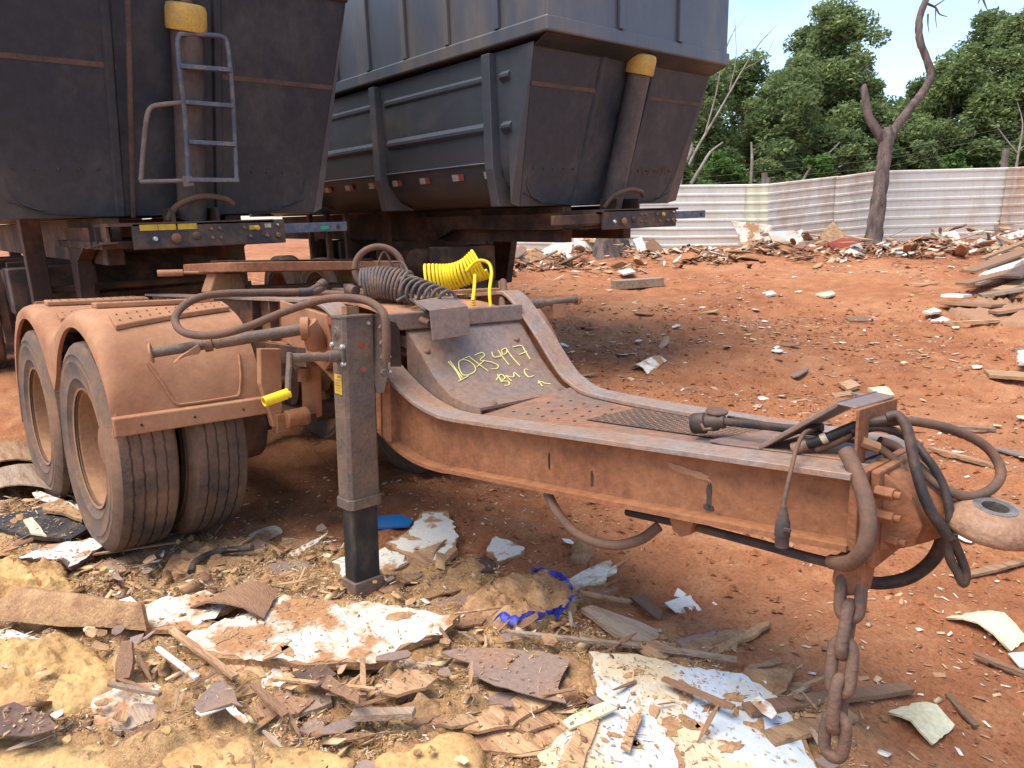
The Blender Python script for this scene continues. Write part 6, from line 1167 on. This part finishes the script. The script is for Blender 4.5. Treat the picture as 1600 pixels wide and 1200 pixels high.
upright('white_panel', 'white torn slab in front of the dead tree foot', 'panel', [(1331, 384), (1346, 380), (1352, 392), (1345, 410), (1336, 396)], 15.5, 'laminate')
upright('white_panel', 'white lump of panel right of the dead tree', 'panel', [(1391, 390), (1412, 386), (1417, 400), (1396, 404)], 15.4, 'laminate')
upright('white_panel', 'pale panel slumped before the white fence sheet', 'panel', [(1480, 364), (1496, 360), (1510, 380), (1490, 384)], 16.2, 'laminate_soiled')
upright('white_panel', 'white panel lying on the heap near the right edge', 'panel', [(1508, 386), (1535, 372), (1552, 378), (1530, 390)], 15.8, 'laminate')
upright('white_panel', 'long white splinter hanging down the heap at the right', 'panel', [(1554, 372), (1566, 366), (1578, 394), (1570, 398)], 15.7, 'laminate')
upright('white_panel', 'white panel edge topmost at the right edge of the heap', 'panel', [(1565, 368), (1605, 358), (1612, 366), (1572, 376)], 16.0, 'laminate')
lump('root_tuft', 'brown fibrous tuft heaped beside the clean white panel', 'rubble', [(925, 398), (940, 385), (965, 383), (985, 395), (970, 406), (935, 408)], .75, 'bark', .15, .5, 12, .07)
# pile of planks at the right
for lb, a, b, w_, m_, dz in (('dark plank topmost of the pile at the right edge', (1510, 452), (1640, 408), .28, 'wood_brown', (.25, .40)), ('grey-brown plank under the topmost one in the right pile', (1515, 462), (1640, 430), .25, 'wood_grey', (.15, .30)), ('white-faced board in the right pile', (1540, 452), (1590, 432), .30, 'laminate', (.18, .3)), ('tan plank low in the right pile', (1560, 470), (1650, 448), .25, 'wood_tan', (.12, .25)), ('dark board at the front of the right pile', (1478, 480), (1560, 492), .30, 'wood_brown', (.05, .10)), ('white-topped board at the front left of the right pile', (1476, 474), (1510, 478), .26, 'laminate', (.10, .12)), ('brown plank end low at the right edge', (1550, 500), (1640, 490), .2, 'wood_brown', (.08, .12)), ('thin pale plank lying before the right pile', (1475, 510), (1560, 506), .08, 'wood_tan', (.02, .02)), ('dark split plank leaning across the right pile', (1500, 470), (1650, 440), .22, 'wood_brown', (.22, .34)), ('short grey board under the white-faced one in the right pile', (1530, 475), (1610, 470), .26, 'wood_grey', (.10, .16)), ('long tan splintered plank along the back of the right pile', (1545, 425), (1660, 402), .2, 'wood_tan', (.2, .34)), ('blackish board slanting at the right edge of the pile', (1575, 462), (1660, 425), .3, 'sheet_dark', (.24, .42)), ('tan strip across the top of the right pile', (1530, 440), (1650, 395), .12, 'wood_tan', (.36, .5))):
    stick('plank', lb, 'plank', a, b, w_, .035, m_, dz)
lump('rubble_heap', 'brown rubble mound carrying the planks at the right edge', 'rubble', [(1480, 490), (1500, 462), (1560, 440), (1700, 420), (1750, 500), (1600, 512), (1520, 505)], .12, 'wood_brown', .08, .6, 13, .04)
# single pieces on the open soil
for lb, pxs, m_, dz in (('small white block on the soil before the distant heap', [(965, 423), (985, 419), (993, 424), (975, 428)], 'laminate', .06), ('cream flake near the right foreground soil', [(1357, 606), (1385, 603), (1400, 617), (1380, 619)], 'cream_board', .04), ('white flake on the soil left of the right pile', [(1443, 486), (1460, 480), (1472, 486), (1455, 489)], 'laminate', .03), ('second white flake before the right pile', [(1456, 500), (1472, 494), (1486, 500), (1470, 503)], 'laminate', .03), ('flat brown sheet lying mid yard', [(1322, 497), (1345, 493), (1366, 496), (1360, 501), (1330, 501)], 'wood_brown', .03), ('white chip in the middle of the yard', [(1192, 457), (1205, 454), (1213, 458), (1200, 461)], 'laminate', .03), ('cream chip near the yard centre', [(1275, 459), (1300, 454), (1306, 459), (1290, 463)], 'cream_board', .03), ('tan board on the soil behind the socket', [(1310, 598), (1330, 592), (1346, 602), (1325, 608)], 'wood_tan', .03), ('tan offcut left of the hose bracket', [(1300, 615), (1330, 610), (1335, 616), (1302, 622)], 'wood_tan', .03), ('white block at the far right edge of the yard', [(1592, 548), (1610, 545), (1612, 566), (1590, 566)], 'laminate', .06), ('pale broken board at the right edge behind the coupling', [(1540, 577), (1610, 582), (1610, 590), (1545, 586)], 'wood_tan', .04)):
    board('scrap_piece', lb, 'scrap', pxs, m_, None, dz, .03, jag=.01)
curl('curled_sheet', 'white and brown curled sheet alone on the soil beside the gooseneck', 'sheet', [(985, 578), (1005, 570), (1042, 566), (1012, 588)], 'laminate_soiled', .07, .02, .008)

# ------------------------------------------------------------------ scattered scrap: 300 single pieces, shared meshes
def scrap_mesh(kind, k):
    r = random.Random(k * 7 + len(kind)); L_, w_, th = {'splinter': (.14, .018, .006), 'chip': (.07, .045, .006), 'flake': (.06, .045, .004), 'offcut': (.16, .05, .012), 'crumb': (.05, .04, .025)}[kind]
    n = 7; pts = []
    for i in range(n):
        a = 2 * math.pi * i / n; pts.append(V(math.cos(a) * L_ * r.uniform(.65, 1.1), math.sin(a) * w_ * r.uniform(.6, 1.15), r.uniform(-.15, .15) * w_))
    me = bpy.data.meshes.new(kind); mb = MB().prism(pts, (0, 0, th)); me.from_pydata(mb.v, [], mb.f); return me
KIND = {'splinter': ('wood_splinter', 'thin wood splinter', ('wood_tan', 'wood_brown', 'wood_grey')), 'chip': ('board_chip', 'small fibreboard chip', ('fibre', 'wood_tan', 'sheet_brown')), 'flake': ('laminate_flake', 'small laminate flake', ('laminate', 'laminate', 'cream_board')), 'offcut': ('board_offcut', 'torn board offcut', ('wood_tan', 'wood_brown', 'sheet_brown')), 'crumb': ('foam_crumb', 'crumbled bit', ('foam', 'fibre', 'foam'))}
CAT = {'splinter': 'wood', 'chip': 'scrap', 'flake': 'scrap', 'offcut': 'board', 'crumb': 'foam'}
meshes = {}
TINT = {'wood_tan': 'tan', 'wood_brown': 'dark brown', 'wood_grey': 'greyish', 'fibre': 'frayed brown', 'sheet_brown': 'grey-brown', 'laminate': 'white', 'cream_board': 'cream', 'foam': 'yellow'}
LAND = [(tuple(G(a, b)), t) for a, b, t in ((60, 830, 'near the black rubber mat'), (215, 870, 'in front of the front tyre'), (360, 850, 'below the inner tyre'), (480, 880, 'left of the jack foot'), (640, 900, 'right of the jack foot'), (560, 990, 'around the big dirty white board'), (250, 980, 'around the soiled board at left'), (90, 990, 'near the raised warped board'), (90, 1060, 'beside the big foam block'), (300, 1090, 'by the white painted lath'), (450, 1100, 'above the long foam slab'), (640, 1100, 'around the pale fibre clump'), (800, 1050, 'on the grey-brown sheet'), (820, 940, 'around the blue film heap'), (800, 1150, 'left of the cracked white board'), (1000, 1100, 'around the cream board'), (1180, 1150, 'left of the chain'), (960, 970, 'by the weathered plank'), (1000, 480, 'beyond the gooseneck'), (1050, 560, 'beside the curled sheet in the yard'), (1200, 470, 'in the middle of the yard'), (1380, 480, 'on the yard below the dead tree'), (1560, 500, 'before the right plank pile'), (1300, 600, 'behind the drawbar'), (1500, 600, 'behind the coupling'), (1150, 700, 'beyond the drawbar'), (1500, 720, 'under the hose loop'), (850, 405, 'in the heap under the rear trailer'), (960, 405, 'in the heap by the root tuft'), (1200, 395, 'in the heap by the leaning panels'), (1330, 395, 'in the heap at the dead tree'), (1420, 395, 'in the heap right of the dead tree'), (1560, 390, 'in the heap near the right edge'))]
for kd in KIND:
    for k in range(6):
        me = scrap_mesh(kd, k); me.materials.append(MATS[KIND[kd][2][k % 3]]); meshes[kd, k] = me
def drop(kd, p, s, tilt=.3):
    o = bpy.data.objects.new(KIND[kd][0], meshes[kd, R5.randrange(6)]); sc.collection.objects.link(o)
    ln = min(LAND, key=lambda q: (Vector(q[0]) - p).length); mt = o.data.materials[0].name
    o.location = p; o.rotation_euler = (R5.gauss(0, tilt), R5.gauss(0, tilt), R5.uniform(0, 6.3)); o.scale = (s, s, s); tag(o, TINT[mt] + ' ' + KIND[kd][1] + ' ' + ln[1], CAT[kd], 'loose ' + KIND[kd][0].replace('_', ' ') + 's ' + ln[1])
cnt = 0; NB = {'splinter': 75, 'chip': 45, 'flake': 70, 'offcut': 30, 'crumb': 25}
for kd, nb in NB.items():
    k = 0
    while k < nb:
        if kd == 'flake' and R5.random() < .6 or kd == 'offcut' and R5.random() < .4: px, py = R5.uniform(880, 1620), 400 + 480 * R5.random() ** 1.5; far = True
        else: px, py = R5.uniform(-20, 1300), R5.uniform(770, 1230); far = False
        p = G(px, py)
        if not far and mulch(np.array([p.x]), np.array([p.y]))[0] < R5.random(): continue
        if hero_in(np.array([p.x]), np.array([p.y]), .02)[0] and R5.random() > .12: continue
        dist = (p - Vector(CAM)).length; s = (R5.uniform(.22, .6) if not far else R5.uniform(.45, .9) * (1 + dist * .06)); p.z += .02 + (.035 if not far else .0); drop(kd, p, s, .28 if not far else .12); k += 1
# distant heap pieces along the fence, each its own object
for i in range(140):
    v = R5.random(); px = R5.uniform(775, 1040) if v < .4 else (R5.uniform(1140, 1420) if v < .72 else R5.uniform(1410, 1640)); py = R5.uniform(384, 404) + (4 if px < 1040 else 0); d = R5.uniform(14.6, 17.0); p = wD(px, py, d); p.z = H(p.x, p.y) + R5.uniform(.0, .35)
    kd = R5.choice(('offcut', 'chip', 'flake', 'offcut', 'splinter')); drop(kd, p, R5.uniform(1.1, 2.9), .28)

# ------------------------------------------------------------------ uncountable chips
def chips(name, X, Y, Z, size, mat, label, cat, asp=(1.2, 5), tilt=.35, seed=1, th=.12):
    r = np.random.RandomState(seed); k = len(X); L_ = size * (.4 + 1.2 * r.rand(k) ** 2); A = r.uniform(*asp, k); W_ = L_ / A; T_ = np.maximum(.0012, W_ * th); ya = r.rand(k) * 6.283; tx, ty = r.normal(0, tilt, k), r.normal(0, tilt, k)
    dx = np.stack([np.cos(ya), np.sin(ya), tx], 1); dx /= np.linalg.norm(dx, axis=1)[:, None]; dy = np.stack([-np.sin(ya), np.cos(ya), ty], 1); dz = np.cross(dx, dy); dz /= np.linalg.norm(dz, axis=1)[:, None]; dy = np.cross(dz, dx)
    C_ = np.stack([X, Y, Z], 1); vs = []
    for sx, sy, szz in ((-1, -.7, 0), (.8, -1, 0), (1, .6, 0), (-.7, 1, 0), (-1, -.7, 1), (.8, -1, 1), (1, .6, 1), (-.7, 1, 1)):
        vs.append(C_ + dx * (L_ / 2 * sx * r.uniform(.7, 1.1, k))[:, None] + dy * (W_ / 2 * sy * r.uniform(.6, 1.1, k))[:, None] + dz * (T_ * szz)[:, None])
    vs = np.stack(vs, 1).reshape(-1, 3); f = np.array([[4, 5, 6, 7], [0, 1, 5, 4], [1, 2, 6, 5], [2, 3, 7, 6], [3, 0, 4, 7]]); F_ = (np.arange(k)[:, None, None] * 8 + f[None]).reshape(-1, 4)
    me = bpy.data.meshes.new(name); me.vertices.add(len(vs)); me.vertices.foreach_set('co', vs.ravel()); n = len(F_); me.loops.add(4 * n); me.loops.foreach_set('vertex_index', F_.ravel()); me.polygons.add(n); me.polygons.foreach_set('loop_start', np.arange(n) * 4); me.polygons.foreach_set('loop_total', np.full(n, 4)); me.update(); me.validate()
    at = me.attributes.new('tint', 'FLOAT', 'FACE'); at.data.foreach_set('value', np.repeat(r.rand(k), 5).astype(np.float32)); me.materials.append(MATS[mat])
    o = bpy.data.objects.new(name, me); sc.collection.objects.link(o); tag(o, label, cat, kind='stuff')
r8 = np.random.RandomState(21)
lo, hi = MULCH.min(0), MULCH.max(0)
def mulch_pts(n, spill=.06):
    X = r8.uniform(lo[0], hi[0], n * 6); Y = r8.uniform(lo[1], hi[1], n * 6); k = mulch(X, Y) * (.35 + .65 * sstep(-.4, .4, fbm(X * 2.2, Y * 2.2, 3))) > r8.rand(n * 6); X, Y = X[k], Y[k]; q = hero_in(X, Y) & (r8.rand(len(X)) > spill); return X[~q][:n], Y[~q][:n]
X, Y = mulch_pts(34000, .14); chips('shredded_chips', X, Y, height(X, Y) + .001 + .008 * r8.rand(len(X)) + cover(X, Y), .017, 'chips_mulch', 'shredded wood and fibreboard chips covering the foreground', 'rubble', (1.3, 5), .3, 31)
X, Y = mulch_pts(900); chips('coarse_chips', X, Y, height(X, Y) + .008 + .03 * r8.rand(len(X)), .085, 'chips_mulch', 'coarse broken board chips strewn through the foreground rubble', 'rubble', (1.3, 6), .18, 32)
X, Y = mulch_pts(26000, .14); chips('wood_shavings', X, Y, height(X, Y) + .003 + .012 * r8.rand(len(X)) + cover(X, Y), .026, 'chips_mulch', 'thin straw-like wood shavings in the foreground rubble', 'rubble', (7, 16), .45, 33)
def soil_pts(n, p0, p1, pw):
    u = p0 + (p1 - p0) * r8.rand(n) ** pw; v = r8.uniform(-.62, .86, n) * u; X = CAM[0] + FD[0] * u + .6567 * v; Y = CAM[1] + FD[1] * u + .7541 * v; k = (mulch(X, Y) < .5) & (sstep(-.5, .5, fbm(X * .9 + 9, Y * .9, 3)) > r8.rand(n) * .8); return X[k], Y[k]
X, Y = soil_pts(9000, 1.6, 8, .8); chips('soil_chips', X, Y, height(X, Y) + .004, .030, 'chips_soil', 'small chips scattered over the near red soil', 'rubble', (1.3, 5), .15, 34)
X, Y = soil_pts(12000, 5, 16.5, .8); chips('yard_chips', X, Y, height(X, Y) + .006, .075, 'chips_soil', 'small pale chips scattered over the open yard', 'rubble', (1.3, 5), .12, 35)
u = r8.normal(16.1, .85, 5200); v = r8.uniform(-3, 14, 5200); X = CAM[0] + FD[0] * u + .6567 * v; Y = CAM[1] + FD[1] * u + .7541 * v; k = (u < 17.2) & (sstep(-.5, .6, fbm(X * 1.3 + 4, Y * 1.3, 3)) > r8.rand(len(u))); X, Y = X[k], Y[k]
chips('heap_chips', X, Y, height(X, Y) + .02 + .07 * r8.rand(len(X)), .25, 'chips_soil', 'broken board pieces massed along the foot of the fence', 'rubble', (1.3, 5), .4, 36)
# clods of soil
u = 1.6 + 9 * r8.rand(5200) ** .7; v = r8.uniform(-.3, .86, 5200) * u; X = CAM[0] + FD[0] * u + .6567 * v; Y = CAM[1] + FD[1] * u + .7541 * v; k = mulch(X, Y) < .4
def clods(X, Y):
    n = len(X); r = np.random.RandomState(5); s = (.006 + .018 * r.rand(n) ** 3) * (1 + .06 * np.hypot(X - CAM[0], Y - CAM[1])); base = np.array([[1, 0, 0], [-.5, .87, 0], [-.5, -.87, 0], [0, 0, .9], [.45, .6, .5], [-.8, .05, .45], [.4, -.6, .5]]); F0 = [(0, 4, 6), (4, 1, 5), (5, 2, 6), (3, 4, 5), (3, 5, 6), (3, 6, 4), (0, 1, 4), (1, 2, 5), (2, 0, 6)]
    C_ = np.stack([X, Y, height(X, Y) - .002], 1); vs = (C_[:, None] + base[None] * s[:, None, None] * r.uniform(.6, 1.4, (n, 7, 3))).reshape(-1, 3); F_ = (np.arange(n)[:, None, None] * 7 + np.array(F0)[None]).reshape(-1, 3)
    me = bpy.data.meshes.new('soil_clods'); me.from_pydata(vs.tolist(), [], F_.tolist()); me.materials.append(MATS['soil']); o = bpy.data.objects.new('soil_clods', me); sc.collection.objects.link(o); tag(o, 'small red clods of earth lying on the yard', 'soil', kind='stuff')
clods(X[k], Y[k])
